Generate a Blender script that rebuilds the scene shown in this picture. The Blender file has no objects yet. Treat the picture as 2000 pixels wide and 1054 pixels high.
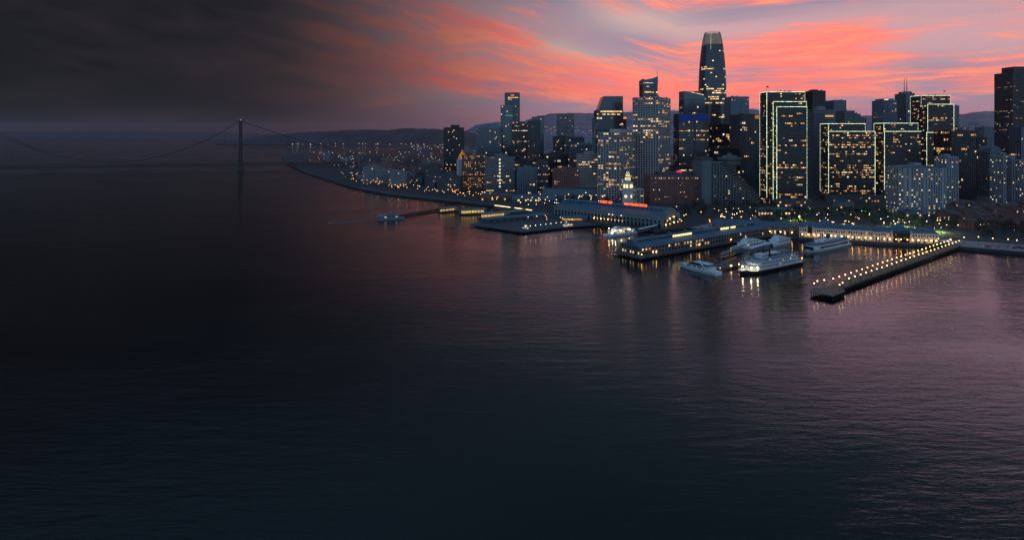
import bpy, bmesh, math, random
from mathutils import Vector, Matrix
from mathutils.geometry import tessellate_polygon

random.seed(7)
S = bpy.context.scene
COL = S.collection
R = math.radians
F, HC, HY = 1150.0, 112.0, 260.0        # focal length (photo px), camera height (m), horizon row


def D(py, z=0.0):
    return F * (HC - z) / (py - HY)


def G(px, py, z=0.0):
    """ground point seen at a photo position"""
    d = D(py, z)
    return Vector(((px - 1000.0) / F * d, d, z))


def P(px, py, d):
    """point at photo position and distance d"""
    return Vector(((px - 1000.0) / F * d, d, HC - (py - HY) * d / F))


# ------------------------------------------------------------------ camera
cam = bpy.data.cameras.new('camera')
cam.sensor_width = 36.0
cam.lens = 36.0 * F / 2000.0
cam.shift_y = -(527.0 - HY) / 2000.0
cam.clip_start = 1.0
cam.clip_end = 60000.0
cam_o = bpy.data.objects.new('camera', cam)
cam_o.location = (0, 0, HC)
cam_o.rotation_euler = (R(90), 0, 0)
COL.objects.link(cam_o)
S.camera = cam_o

# ------------------------------------------------------------------ world
W = bpy.data.worlds.new('World')
S.world = W
W.use_nodes = True
nt = W.node_tree
nt.nodes.clear()


def N(tree, typ, **kw):
    n = tree.nodes.new(typ)
    for k, v in kw.items():
        setattr(n, k, v)
    return n


def M_(tree, op, a, b=None, c=None):
    n = tree.nodes.new('ShaderNodeMath')
    n.operation = op
    for i, v in enumerate((a, b, c)):
        if v is None:
            continue
        if isinstance(v, (int, float)):
            n.inputs[i].default_value = v
        else:
            tree.links.new(v, n.inputs[i])
    return n.outputs[0]


def MIX(tree, fac, a, b, mode='MIX'):
    n = tree.nodes.new('ShaderNodeMix')
    n.data_type = 'RGBA'
    n.blend_type = mode
    n.clamp_factor = True
    for sock, v in ((n.inputs[0], fac), (n.inputs[6], a), (n.inputs[7], b)):
        if isinstance(v, (int, float)):
            sock.default_value = v
        elif isinstance(v, tuple):
            sock.default_value = (*v, 1.0)
        else:
            tree.links.new(v, sock)
    return n.outputs[2]


def SMOOTH(tree, v, lo, hi):
    n = tree.nodes.new('ShaderNodeMapRange')
    n.interpolation_type = 'SMOOTHSTEP'
    tree.links.new(v, n.inputs[0])
    n.inputs[1].default_value = lo
    n.inputs[2].default_value = hi
    n.inputs[3].default_value = 0.0
    n.inputs[4].default_value = 1.0
    return n.outputs[0]


def COMB(tree, x, y, z=0.0):
    n = tree.nodes.new('ShaderNodeCombineXYZ')
    for i, v in enumerate((x, y, z)):
        if isinstance(v, (int, float)):
            n.inputs[i].default_value = v
        else:
            tree.links.new(v, n.inputs[i])
    return n.outputs[0]


def NOISE(tree, vec, scale, detail=4.0, rough=0.55, dist=0.0):
    n = tree.nodes.new('ShaderNodeTexNoise')
    n.inputs['Scale'].default_value = scale
    n.inputs['Detail'].default_value = detail
    n.inputs['Roughness'].default_value = rough
    n.inputs['Distortion'].default_value = dist
    tree.links.new(vec, n.inputs['Vector'])
    return n.outputs[0]


SUN_AZ, SUN_EL = 17.0, 1.5      # afterglow direction, degrees right of +Y
tc = N(nt, 'ShaderNodeTexCoord')
sep = N(nt, 'ShaderNodeSeparateXYZ')
nt.links.new(tc.outputs['Generated'], sep.inputs[0])
dx, dy, dz = sep.outputs[0], sep.outputs[1], sep.outputs[2]
az = M_(nt, 'MULTIPLY', M_(nt, 'ARCTAN2', dx, dy), 57.2958)       # degrees, 0 = +Y, + = right
el = M_(nt, 'MULTIPLY', M_(nt, 'ARCSINE', dz), 57.2958)
# streak coordinates: cloud bands drop towards the right on the left half, level out on the right half
fan = M_(nt, 'ADD', M_(nt, 'MULTIPLY', M_(nt, 'MAXIMUM', M_(nt, 'SUBTRACT', 16.0, az), 0.0), 0.042), 1.0)
v = M_(nt, 'MULTIPLY', M_(nt, 'DIVIDE', el, fan), 1.25)
p1 = COMB(nt, M_(nt, 'MULTIPLY', az, 0.045), M_(nt, 'MULTIPLY', v, 0.24), 3.1)
p2 = COMB(nt, M_(nt, 'MULTIPLY', az, 0.15), M_(nt, 'MULTIPLY', v, 1.25), 7.7)
n1 = NOISE(nt, p1, 1.0, 5.0, 0.58, 0.5)
n2 = NOISE(nt, p2, 1.0, 6.0, 0.62, 0.4)
n3 = NOISE(nt, COMB(nt, M_(nt, 'MULTIPLY', az, 0.03), M_(nt, 'MULTIPLY', v, 0.16), 21.0), 1.0, 3.0, 0.5, 0.3)


def gauss(a0, sa, v0, sv, amp, sl=0.0):
    """soft streak in the sky around azimuth a0 and elevation v0 with slope sl"""
    da = M_(nt, 'DIVIDE', M_(nt, 'SUBTRACT', az, a0), sa)
    e0 = M_(nt, 'ADD', M_(nt, 'MULTIPLY', M_(nt, 'SUBTRACT', az, a0), sl), v0)
    dv = M_(nt, 'DIVIDE', M_(nt, 'SUBTRACT', el, e0), sv)
    q = M_(nt, 'ADD', M_(nt, 'MULTIPLY', da, da), M_(nt, 'MULTIPLY', dv, dv))
    return M_(nt, 'MULTIPLY', M_(nt, 'EXPONENT', M_(nt, 'MULTIPLY', q, -1.0)), amp)


def addall(lst):
    o = lst[0]
    for q in lst[1:]:
        o = M_(nt, 'ADD', o, q)
    return o


coral_in = addall([
    M_(nt, 'MULTIPLY', M_(nt, 'SUBTRACT', n1, 0.5), 1.7),
    M_(nt, 'MULTIPLY', M_(nt, 'SUBTRACT', n2, 0.5), 2.3),
    gauss(10.0, 9.0, 5.2, 1.9, 0.62, -0.10),
    gauss(27.0, 8.5, 6.2, 2.9, 0.72, 0.05),
    gauss(24.0, 12.0, 3.6, 1.2, 0.45),
    gauss(27.0, 13.0, 12.1, 0.75, 0.85, 0.02),
    gauss(21.0, 9.0, 10.4, 0.7, -0.5),
    gauss(42.0, 7.0, 4.6, 1.6, 0.35, 0.10),
    gauss(-1.0, 9.0, 9.8, 0.9, 0.60, -0.33),
    gauss(-4.0, 13.0, 5.2, 1.3, 0.40, -0.10),
    gauss(36.0, 4.5, 9.2, 2.6, -0.55),
    gauss(20.5, 4.0, 9.6, 1.4, -0.35),
    gauss(6.0, 4.5, 8.3, 1.3, -0.55, -0.30),
])
coral_f = M_(nt, 'MULTIPLY', SMOOTH(nt, coral_in, -0.16, 0.70), M_(nt, 'ADD', M_(nt, 'MULTIPLY', SMOOTH(nt, NOISE(nt, COMB(nt, M_(nt, 'MULTIPLY', az, 0.22), M_(nt, 'MULTIPLY', v, 2.4), 1.3), 1.0, 5.0, 0.6, 0.5), 0.3, 0.66), 0.26), 0.74))
cream_f = M_(nt, 'ADD', gauss(4.0, 5.5, 8.0, 1.0, 0.75, -0.26), gauss(12.0, 6.0, 10.6, 1.4, 0.45, -0.1))
base = MIX(nt, SMOOTH(nt, n3, 0.38, 0.62), (0.64, 0.375, 0.405), (0.37, 0.285, 0.375))
base = MIX(nt, cream_f, base, (0.74, 0.54, 0.44))
glow = MIX(nt, SMOOTH(nt, n2, 0.42, 0.72), (1.16, 0.225, 0.180), (1.22, 0.345, 0.190))
sky = MIX(nt, coral_f, base, glow)
# hazy mauve belt on the horizon
belt = M_(nt, 'MULTIPLY', M_(nt, 'SUBTRACT', 1.0, SMOOTH(nt, el, 0.9, 3.5)), 0.78)
sky = MIX(nt, belt, sky, (0.50, 0.235, 0.320))
# the lit cloud gives way to dim blue dusk overhead
sky = MIX(nt, SMOOTH(nt, el, 11.8, 16.5), sky, MIX(nt, SMOOTH(nt, az, 11.0, 33.0), (0.18, 0.18, 0.27), (0.96, 0.62, 0.86)))
up = SMOOTH(nt, el, 14.5, 25.5)
sky = MIX(nt, up, sky, (0.080, 0.135, 0.190))
# away from the afterglow the sky colour is darkened, with dark cloud added on the left
rel = M_(nt, 'ADD', az, M_(nt, 'MULTIPLY', M_(nt, 'SUBTRACT', n3, 0.5), 6.0))
lit_l = M_(nt, 'POWER', SMOOTH(nt, rel, -32.0, 15.0), 1.85)
lit_r = M_(nt, 'SUBTRACT', 1.0, SMOOTH(nt, az, 60.0, 120.0))
lit = M_(nt, 'MULTIPLY', M_(nt, 'MULTIPLY', lit_l, lit_r), M_(nt, 'SUBTRACT', 1.0, SMOOTH(nt, el, 28.0, 60.0)))
nish = N(nt, 'ShaderNodeTexSky')
nish.sky_type = 'NISHITA'
nish.sun_disc = False
nish.sun_elevation = R(SUN_EL)
nish.sun_rotation = R(SUN_AZ)
nish.air_density = 1.2
nish.dust_density = 1.0
nish.ozone_density = 3.0
dusk = MIX(nt, 1.0, nish.outputs[0], (0.040, 0.040, 0.040), 'MULTIPLY')
# blue dusk opposite the afterglow, behind the viewer
back = SMOOTH(nt, dy, 0.45, -0.55)
bank = MIX(nt, SMOOTH(nt, M_(nt, 'ADD', M_(nt, 'MULTIPLY', n1, 0.5), M_(nt, 'MULTIPLY', n2, 0.5)), 0.38, 0.66), (0.0085, 0.0090, 0.0110), (0.0230, 0.0175, 0.0200))
bluesky = MIX(nt, SMOOTH(nt, el, 5.0, 60.0), (0.300, 0.480, 0.720), (0.065, 0.155, 0.280))
off = MIX(nt, M_(nt, 'MAXIMUM', back, SMOOTH(nt, el, 16.0, 50.0)), bank, bluesky)
sky = MIX(nt, lit, off, sky)
sky = MIX(nt, 0.06, sky, dusk, 'ADD')
bg = N(nt, 'ShaderNodeBackground')
bg.inputs[1].default_value = 1.0
nt.links.new(sky, bg.inputs[0])
wo = N(nt, 'ShaderNodeOutputWorld')
nt.links.new(bg.outputs[0], wo.inputs[0])
W.cycles.sampling_method = 'MANUAL'
W.cycles.sample_map_resolution = 512

# last light of the set sun, low behind the towers
sl = bpy.data.lights.new('sun', 'SUN')
sl.energy = 0.10
sl.angle = R(14)
sl.color = (1.0, 0.50, 0.38)
so = bpy.data.objects.new('sun', sl)
sd = Vector((math.sin(R(SUN_AZ)) * math.cos(R(4)), math.cos(R(SUN_AZ)) * math.cos(R(4)), math.sin(R(4))))
so.rotation_euler = sd.to_track_quat('Z', 'Y').to_euler()
so.location = (600, 3000, 900)
COL.objects.link(so)

S.view_settings.view_transform = 'Standard'
S.view_settings.look = 'None'
S.view_settings.exposure = 0.0
S.view_settings.gamma = 1.0
S.cycles.use_denoising = True
S.cycles.denoiser = 'OPENIMAGEDENOISE'
S.cycles.max_bounces = 3
S.cycles.diffuse_bounces = 1
S.cycles.glossy_bounces = 2
S.cycles.volume_bounces = 0
S.cycles.sample_clamp_indirect = 3.0
S.cycles.sample_clamp_direct = 30.0
S.cycles.caustics_reflective = False
S.cycles.caustics_refractive = False
S.cycles.use_light_tree = True


# ------------------------------------------------------------------ helpers
class MB:
    """collects shapes into one mesh"""

    def __init__(s):
        s.v, s.f, s.m = [], [], []

    def add(s, vs, fs, mi=0):
        o = len(s.v)
        s.v += [tuple(q) for q in vs]
        s.f += [tuple(i + o for i in q) for q in fs]
        s.m += [mi] * len(fs)
        return s

    def box(s, x0, x1, y0, y1, z0, z1, mi=0):
        vs = [(x0, y0, z0), (x1, y0, z0), (x1, y1, z0), (x0, y1, z0), (x0, y0, z1), (x1, y0, z1), (x1, y1, z1), (x0, y1, z1)]
        fs = [(0, 3, 2, 1), (4, 5, 6, 7), (0, 1, 5, 4), (1, 2, 6, 5), (2, 3, 7, 6), (3, 0, 4, 7)]
        return s.add(vs, fs, mi)

    def prism(s, poly, z0, z1, mi=0, top=None):
        n = len(poly)
        t = top or poly
        vs = [(p[0], p[1], z0) for p in poly] + [(p[0], p[1], z1) for p in t]
        fs = [tuple(reversed(range(n))), tuple(range(n, 2 * n))] + [(i, (i + 1) % n, n + (i + 1) % n, n + i) for i in range(n)]
        return s.add(vs, fs, mi)

    def loft(s, rings, mi=0, caps=True):
        n = len(rings[0])
        vs = [p for r in rings for p in r]
        fs = []
        for k in range(len(rings) - 1):
            for i in range(n):
                j = (i + 1) % n
                fs.append((k * n + i, k * n + j, (k + 1) * n + j, (k + 1) * n + i))
        if caps:
            fs.append(tuple(reversed(range(n))))
            fs.append(tuple(range((len(rings) - 1) * n, len(rings) * n)))
        return s.add(vs, fs, mi)

    def cyl(s, c, r0, r1, z0, z1, n=10, mi=0):
        a = [(c[0] + r0 * math.cos(2 * math.pi * i / n), c[1] + r0 * math.sin(2 * math.pi * i / n), z0) for i in range(n)]
        b = [(c[0] + r1 * math.cos(2 * math.pi * i / n), c[1] + r1 * math.sin(2 * math.pi * i / n), z1) for i in range(n)]
        return s.loft([a, b], mi)

    def bar(s, a, b, r, n=5, r2=None, mi=0):
        a, b = Vector(a), Vector(b)
        q = (b - a).to_track_quat('Z', 'Y')
        r2 = r if r2 is None else r2
        ra = [a + q @ Vector((r * math.cos(2 * math.pi * i / n), r * math.sin(2 * math.pi * i / n), 0)) for i in range(n)]
        rb = [b + q @ Vector((r2 * math.cos(2 * math.pi * i / n), r2 * math.sin(2 * math.pi * i / n), 0)) for i in range(n)]
        return s.loft([ra, rb], mi)

    def ball(s, c, r, seg=8, rings=5, mi=0, sz=1.0):
        rr = []
        for k in range(rings + 1):
            t = math.pi * (0.04 + 0.92 * k / rings) - math.pi / 2
            rr.append([(c[0] + r * math.cos(t) * math.cos(2 * math.pi * i / seg), c[1] + r * math.cos(t) * math.sin(2 * math.pi * i / seg), c[2] + r * sz * math.sin(t)) for i in range(seg)])
        return s.loft(rr, mi)

    def quad(s, a, b, c, d, mi=0):
        return s.add([a, b, c, d], [(0, 1, 2, 3)], mi)

    def mesh(s, name, mats):
        me = bpy.data.meshes.new(name)
        me.from_pydata(s.v, [], s.f)
        if not isinstance(mats, (list, tuple)):
            mats = [mats]
        for m in mats:
            me.materials.append(m)
        if len(mats) > 1:
            me.polygons.foreach_set('material_index', s.m)
        me.update()
        return me

    def build(s, name, mats, parent=None, kind=None, loc=None, smooth=False):
        me = s.mesh(name, mats)
        if smooth:
            me.polygons.foreach_set('use_smooth', [True] * len(me.polygons))
        return link(name, me, parent, kind, loc)


def link(name, me, parent=None, kind=None, loc=None):
    o = bpy.data.objects.new(name, me)
    COL.objects.link(o)
    o.parent = parent
    if kind:
        o['kind'] = kind
    if loc is not None:
        o.location = loc
    return o


def thing(name, label, cat, loc=(0, 0, 0), rz=0.0, group=None):
    o = bpy.data.objects.new(name, None)
    COL.objects.link(o)
    o.location = loc
    o.rotation_euler = (0, 0, rz)
    return tag(o, label, cat, group)


def tag(o, label, cat, group=None):
    o['label'] = label
    o['category'] = cat
    if group:
        o['group'] = group
    return o


def copy_thing(root, loc, rz=0.0, sc=1.0, label=None):
    r = root.copy()
    COL.objects.link(r)
    r.location = loc
    r.rotation_euler = (0, 0, rz)
    r.scale = (sc, sc, sc)
    if label:
        r['label'] = label
    for ch in root.children:
        c = ch.copy()
        COL.objects.link(c)
        c.parent = r
        for g in ch.children:
            q = g.copy()
            COL.objects.link(q)
            q.parent = c
    return r


# ------------------------------------------------------------------ materials
MATS = {}


def mat(name, col, rough=0.7, metal=0.0, var=0.25, scale=0.15, spec=0.4, bump=0.0, sheet=0.0):
    """procedural surface: base colour broken up by two scales of noise, with streaky wear"""
    if name in MATS:
        return MATS[name]
    m = bpy.data.materials.new(name)
    m.use_nodes = True
    t = m.node_tree
    b = t.nodes['Principled BSDF']
    geo = N(t, 'ShaderNodeNewGeometry')
    pos = geo.outputs['Position']
    mp = N(t, 'ShaderNodeMapping')
    mp.inputs['Scale'].default_value = (1, 1, 0.25)
    t.links.new(pos, mp.inputs[0])
    na = NOISE(t, mp.outputs[0], scale, 5.0, 0.6)
    nb = NOISE(t, pos, scale * 7.0, 3.0, 0.6)
    f = M_(t, 'ADD', M_(t, 'MULTIPLY', na, 0.65), M_(t, 'MULTIPLY', nb, 0.35))
    lo = tuple(c * (1 - var) for c in col)
    hi = tuple(min(1, c * (1 + var)) for c in col)
    c = MIX(t, SMOOTH(t, f, 0.32, 0.68), lo, hi)
    t.links.new(c, b.inputs['Base Color'])
    rr = M_(t, 'ADD', M_(t, 'MULTIPLY', nb, 0.2), rough - 0.1)
    t.links.new(rr, b.inputs['Roughness'])
    b.inputs['Metallic'].default_value = metal
    b.inputs['Specular IOR Level'].default_value = spec
    if bump:
        bn = N(t, 'ShaderNodeBump')
        bn.inputs['Distance'].default_value = bump
        t.links.new(nb, bn.inputs['Height'])
        t.links.new(bn.outputs[0], b.inputs['Normal'])
    MATS[name] = m
    return m


def emit(name, col, strength, sample=True, var=0.0):
    if name in MATS:
        return MATS[name]
    m = bpy.data.materials.new(name)
    m.use_nodes = True
    t = m.node_tree
    t.nodes.clear()
    e = N(t, 'ShaderNodeEmission')
    e.inputs[0].default_value = (*col, 1)
    e.inputs[1].default_value = strength
    if var:
        geo = N(t, 'ShaderNodeNewGeometry')
        n = NOISE(t, geo.outputs['Position'], 0.35, 2.0, 0.6)
        t.links.new(M_(t, 'MULTIPLY', M_(t, 'ADD', SMOOTH(t, n, 0.3, 0.7), 0.0001 + (1 - var)), strength), e.inputs[1])
    o = N(t, 'ShaderNodeOutputMaterial')
    t.links.new(e.outputs[0], o.inputs[0])
    m.cycles.emission_sampling = 'AUTO' if sample else 'NONE'
    MATS[name] = m
    return m


GLASS = mat('dark_glass', (0.020, 0.034, 0.048), 0.16, 0.0, 0.35, 0.05, 0.9)
GLASS_B = mat('blue_glass', (0.030, 0.065, 0.095), 0.14, 0.0, 0.3, 0.05, 1.0)
GLASS_K = mat('black_glass', (0.010, 0.013, 0.018), 0.2, 0.0, 0.3, 0.05, 0.5)
CONC = mat('pale_concrete', (0.44, 0.42, 0.41), 0.8, var=0.15)
CONC_G = mat('grey_concrete', (0.20, 0.21, 0.22), 0.8, var=0.2)
CONC_D = mat('dark_concrete', (0.085, 0.09, 0.10), 0.8, var=0.25)
CONC_B = mat('bluish_panel', (0.14, 0.19, 0.23), 0.5, var=0.2)
CREAM = mat('cream_plaster', (0.60, 0.58, 0.56), 0.8, var=0.12)
WHITE = mat('white_paint', (0.72, 0.73, 0.74), 0.5, var=0.08, scale=0.5)
BRONZE = mat('bronze_panel', (0.060, 0.052, 0.050), 0.5, var=0.25)
BRICK = mat('red_brown_masonry', (0.22, 0.10, 0.085), 0.85, var=0.25)
STEEL = mat('grey_steel', (0.16, 0.17, 0.18), 0.45, 0.6, var=0.2, scale=0.6)
DARK = mat('dark_metal', (0.03, 0.032, 0.036), 0.5, 0.3, var=0.3, scale=0.8)
ROOF = mat('flat_roof', (0.10, 0.11, 0.12), 0.9, var=0.3, scale=0.12)
ROOF_BL = mat('blue_grey_roof', (0.070, 0.145, 0.20), 0.6, var=0.2, scale=0.12)
TIMBER = mat('dark_timber', (0.075, 0.055, 0.045), 0.9, var=0.35, scale=0.6)
DECK = mat('pier_planks', (0.24, 0.165, 0.12), 0.85, var=0.3, scale=0.5)
ASPH = mat('asphalt', (0.050, 0.050, 0.055), 0.85, var=0.25, scale=0.08)
PAVE = mat('promenade_paving', (0.30, 0.27, 0.27), 0.85, var=0.2, scale=0.1)
GRASS = mat('lawn', (0.055, 0.095, 0.025), 0.95, var=0.4, scale=0.12)
LAND = mat('city_ground', (0.045, 0.046, 0.050), 0.9, var=0.35, scale=0.03)
LEAF = mat('leaves', (0.040, 0.062, 0.026), 0.8, var=0.5, scale=0.5)
LEAF_R = mat('rusty_leaves', (0.075, 0.045, 0.034), 0.8, var=0.5, scale=0.5)
BARK = mat('bark', (0.060, 0.045, 0.035), 0.95, var=0.3, scale=1.0)
HILL = mat('hazed_hill_scrub', (0.24, 0.195, 0.235), 0.95, var=0.4, scale=0.004)  # scrub colour with the lavender of distance haze mixed in
HILL_D = mat('dimmed_hill_scrub', (0.055, 0.050, 0.062), 0.95, var=0.4, scale=0.004)  # darker copy of the hills: dimness on the left put into the colour
RUST = mat('roof_tile', (0.13, 0.055, 0.045), 0.85, var=0.35, scale=0.25)
RED = mat('red_paint', (0.35, 0.03, 0.03), 0.35, var=0.1)
BLUEBAND = mat('royal_blue_panel', (0.012, 0.035, 0.30), 0.3, var=0.1)

WIN = [emit('amber_window', (1.0, 0.50, 0.15), 0.95, False, 0.75),
       emit('warm_window', (1.0, 0.68, 0.30), 1.25, False, 0.7),
       emit('white_window', (1.0, 0.86, 0.60), 1.2, False, 0.6),
       emit('dim_window', (1.0, 0.46, 0.20), 0.30, False, 0.7)]
L_GLOBE = emit('warm_globe_light', (1.0, 0.58, 0.17), 15.0)
L_STREET = emit('warm_street_light', (1.0, 0.60, 0.21), 6.0)
L_ORANGE = emit('orange_street_light', (1.0, 0.40, 0.09), 6.0)
L_WHITE = emit('white_street_light', (1.0, 0.86, 0.60), 6.5)
L_GREEN = emit('green_signal_light', (0.15, 1.0, 0.35), 8.0)
L_STRING = emit('pale_green_light_string', (0.80, 1.0, 0.66), 1.7, False, .45)
L_LANTERN = emit('amber_lantern_light', (1.0, 0.46, 0.10), 34.0)
L_NEON = emit('red_neon', (1.0, 0.11, 0.02), 3.2)
L_DECKL = emit('deck_floodlight', (1.0, 0.86, 0.45), 80.0)
L_STRIP = emit('yellow_strip_light', (1.0, 0.72, 0.26), 2.6)
L_CLOCK = emit('yellow_clock_light', (1.0, 0.78, 0.33), 1.35)
L_REDB = emit('red_beacon', (1.0, 0.06, 0.04), 4.0)
L_DIM = emit('dim_far_light', (1.0, 0.62, 0.30), 2.6, False)

# ------------------------------------------------------------------ water
wm = bpy.data.materials.new('bay_water')
wm.use_nodes = True
t = wm.node_tree
b = t.nodes['Principled BSDF']
b.inputs['Base Color'].default_value = (0.0022, 0.0058, 0.0078, 1)
b.inputs['Roughness'].default_value = 0.08
b.inputs['IOR'].default_value = 1.333
b.inputs['Specular IOR Level'].default_value = 0.5
pos = N(t, 'ShaderNodeNewGeometry').outputs['Position']


def wmap(rot, sx, sy):
    m = N(t, 'ShaderNodeMapping')
    m.inputs['Rotation'].default_value = (0, 0, R(rot))
    m.inputs['Scale'].default_value = (sx, sy, 1)
    t.links.new(pos, m.inputs[0])
    return m.outputs[0]


w1 = NOISE(t, wmap(6, 0.055, 0.20), 1.0, 4.0, 0.60, 0.3)
w2 = NOISE(t, wmap(-9, 0.24, 0.70), 1.0, 3.0, 0.60, 0.2)
w3 = NOISE(t, wmap(35, 0.006, 0.011), 1.0, 3.0, 0.5, 0.8)
gust = SMOOTH(t, w3, 0.34, 0.66)
hgt = M_(t, 'ADD', M_(t, 'MULTIPLY', w1, M_(t, 'ADD', M_(t, 'MULTIPLY', gust, 0.75), 0.62)), M_(t, 'MULTIPLY', M_(t, 'MULTIPLY', w2, 0.30), M_(t, 'ADD', M_(t, 'MULTIPLY', gust, 0.7), 0.5)))
bn = N(t, 'ShaderNodeBump')
bn.inputs['Strength'].default_value = 1.0
bn.inputs['Distance'].default_value = 0.26
t.links.new(hgt, bn.inputs['Height'])
t.links.new(bn.outputs[0], b.inputs['Normal'])
t.links.new(M_(t, 'ADD', M_(t, 'MULTIPLY', gust, 0.075), 0.045), b.inputs['Roughness'])
wb = MB().quad((-22000, -1500, 0), (22000, -1500, 0), (22000, 26000, 0), (-22000, 26000, 0))
wat = wb.build('water', wm, kind='structure')

# ------------------------------------------------------------------ land
SHORE = [(2300, 530), (2150, 512), (2000, 498), (1880, 488), (1838, 482), (1706, 475), (1560, 466), (1500, 463), (1420, 459), (1347, 450), (1292, 454),
         (1180, 443), (1085, 430), (1000, 412), (960, 404), (870, 395), (760, 382), (690, 369), (640, 353), (602, 341), (560, 322),
         (548, 304), (620, 298), (780, 293), (780, 288), (690, 284), (560, 279), (430, 275.5), (200, 273), (-100, 272), (-500, 271.5)]
shore = [G(*q) for q in SHORE]
poly = shore + [Vector((-21000, 16000, 0)), Vector((-21000, 24000, 0)), Vector((21000, 24000, 0)), Vector((21000, 400, 0))]
tris = tessellate_polygon([poly])
lm = MB()
lm.add([(q.x, q.y, 3.0) for q in poly], [tuple(q) for q in tris])
n = len(poly)
for i in range(n - 1):
    a, c = poly[i], poly[i + 1]
    lm.quad((a.x, a.y, -2), (c.x, c.y, -2), (c.x, c.y, 3.0), (a.x, a.y, 3.0))
bm = bmesh.new()
me = lm.mesh('land', [LAND])
bm.from_mesh(me)
bmesh.ops.remove_doubles(bm, verts=bm.verts, dist=0.01)
bmesh.ops.recalc_face_normals(bm, faces=bm.faces)
bm.to_mesh(me)
bm.free()
link('land', me, None, 'structure')


def strip(name, pts, inner, outer, z, m):
    """band running along a polyline, from inner to outer metres away from the water"""
    mb = MB()
    L, Q = [], []
    for i, p in enumerate(pts):
        a = pts[max(0, i - 1)]
        c = pts[min(len(pts) - 1, i + 1)]
        d = (c - a).normalized()
        nrm = Vector((d.y, -d.x, 0))
        if nrm.y < 0:
            nrm = -nrm
        L.append(p + nrm * inner)
        Q.append(p + nrm * outer)
    for i in range(len(pts) - 1):
        mb.quad((*L[i].xy, z), (*L[i + 1].xy, z), (*Q[i + 1].xy, z), (*Q[i].xy, z))
    return mb.build(name, m, kind='structure')


prom = [G(*q) for q in ((2300, 530), (2150, 512), (2000, 498), (1880, 488), (1838, 482))]
strip('promenade', prom, 0.0, 44.0, 3.012, PAVE)
roadp = [G(*q) for q in ((2300, 530), (2150, 512), (2000, 498), (1838, 482), (1706, 475), (1560, 466), (1450, 461))]
strip('road', roadp, 49.0, 72.0, 3.02, ASPH)
LINE = mat('road_paint', (0.6, 0.6, 0.55), 0.7, var=0.2)
strip('road_marking', roadp, 60.3, 60.7, 3.035, LINE)
strip('road_kerb', roadp, 48.2, 49.0, 3.13, CONC_G)
strip('plaza', [G(*q) for q in ((1500, 463), (1420, 459), (1347, 450))], 0.0, 60.0, 3.03, PAVE)
roadl = [G(*q) for q in ((1085, 430), (1000, 412), (960, 404), (870, 395), (760, 382), (690, 369))]
strip('promenade_south', roadl, 0.0, 14.0, 3.012, CONC_D)
strip('road_south', roadl, 18.0, 40.0, 3.02, ASPH)

# seawall coping along the right hand promenade
cp = MB()
for a, c in zip(prom[:-1], prom[1:]):
    cp.bar((a.x, a.y - 0.1, 3.1), (c.x, c.y - 0.1, 3.1), 0.35, 4)
cp.build('seawall_coping', CONC_G, kind='structure')


# ------------------------------------------------------------------ hills
def ridge(name, prof, d, spread, seed, m=HILL, amp=1.0):
    rnd = random.Random(seed)
    mb = MB()
    cols = []
    x0, x1 = prof[0][0], prof[-1][0]
    n = int((x1 - x0) / 5)
    ph = [rnd.uniform(0, 6.3) for _ in range(6)]
    for i in range(n + 1):
        px = x0 + (x1 - x0) * i / n
        for (a, ya), (c, yc) in zip(prof[:-1], prof[1:]):
            if a <= px <= c:
                u = (px - a) / (c - a)
                u = u * u * (3 - 2 * u)
                y = ya + (yc - ya) * u
                break
        y += amp * (0.35 * math.sin(px * 0.11 + ph[0]) + 0.3 * math.sin(px * 0.31 + ph[1]) + 0.25 * math.sin(px * 0.77 + ph[2]) + rnd.uniform(-.18, .18))
        ht = max(HC - (y - HY) * d / F, 3.0)
        col = []
        for k in range(11):
            u = -1 + 2 * k / 10.0
            dd = d + u * spread
            hh = 2.5 + (ht - 2.5) * (math.cos(u * math.pi / 2) ** 1.3 if abs(u) < 1 else 0)
            hh += (0 if abs(u) in (0, 1) else rnd.uniform(-.02, .02) * ht)
            col.append(((px - 1000) / F * dd, dd, hh))
        cols.append(col)
    vs = [p for c in cols for p in c]
    fs = []
    for i in range(n):
        for k in range(10):
            fs.append((i * 11 + k, (i + 1) * 11 + k, (i + 1) * 11 + k + 1, i * 11 + k + 1))
    mb.add(vs, fs)
    return mb.build(name, m, kind='structure', smooth=True)


ridge('hills', [(835, 276), (870, 265), (907, 255), (935, 243), (977, 238), (1018, 237), (1056, 226), (1083, 221), (1161, 221), (1240, 219), (1315, 216), (1400, 214),
                (1470, 213), (1500, 218), (1690, 226), (1750, 228), (1880, 223), (1900, 219), (1945, 217), (2000, 221), (2120, 230), (2250, 240)], 8600, 1900, 1)
ridge('hills_south', [(420, 280), (470, 271), (540, 263), (600, 258), (650, 256), (690, 254), (705, 253), (750, 254), (800, 250.5), (850, 252), (900, 257), (960, 266), (1020, 280)], 6600, 900, 2, HILL_D)
ridge('hills_near', [(960, 296), (1030, 268), (1060, 257), (1075, 248), (1090, 246), (1120, 249), (1150, 250), (1200, 252), (1280, 250), (1420, 249), (1560, 247), (1690, 243), (1860, 238),
                     (1900, 233), (1960, 236), (2050, 240), (2150, 246)], 3600, 700, 3)
ridge('hills_far_shore', [(-500, 262), (-300, 258), (-100, 255), (80, 257), (240, 256), (380, 258), (520, 261), (600, 264), (680, 269)], 14500, 1800, 4, HILL_D)


# ------------------------------------------------------------------ building kit
BZ = 3.0        # street level


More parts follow.
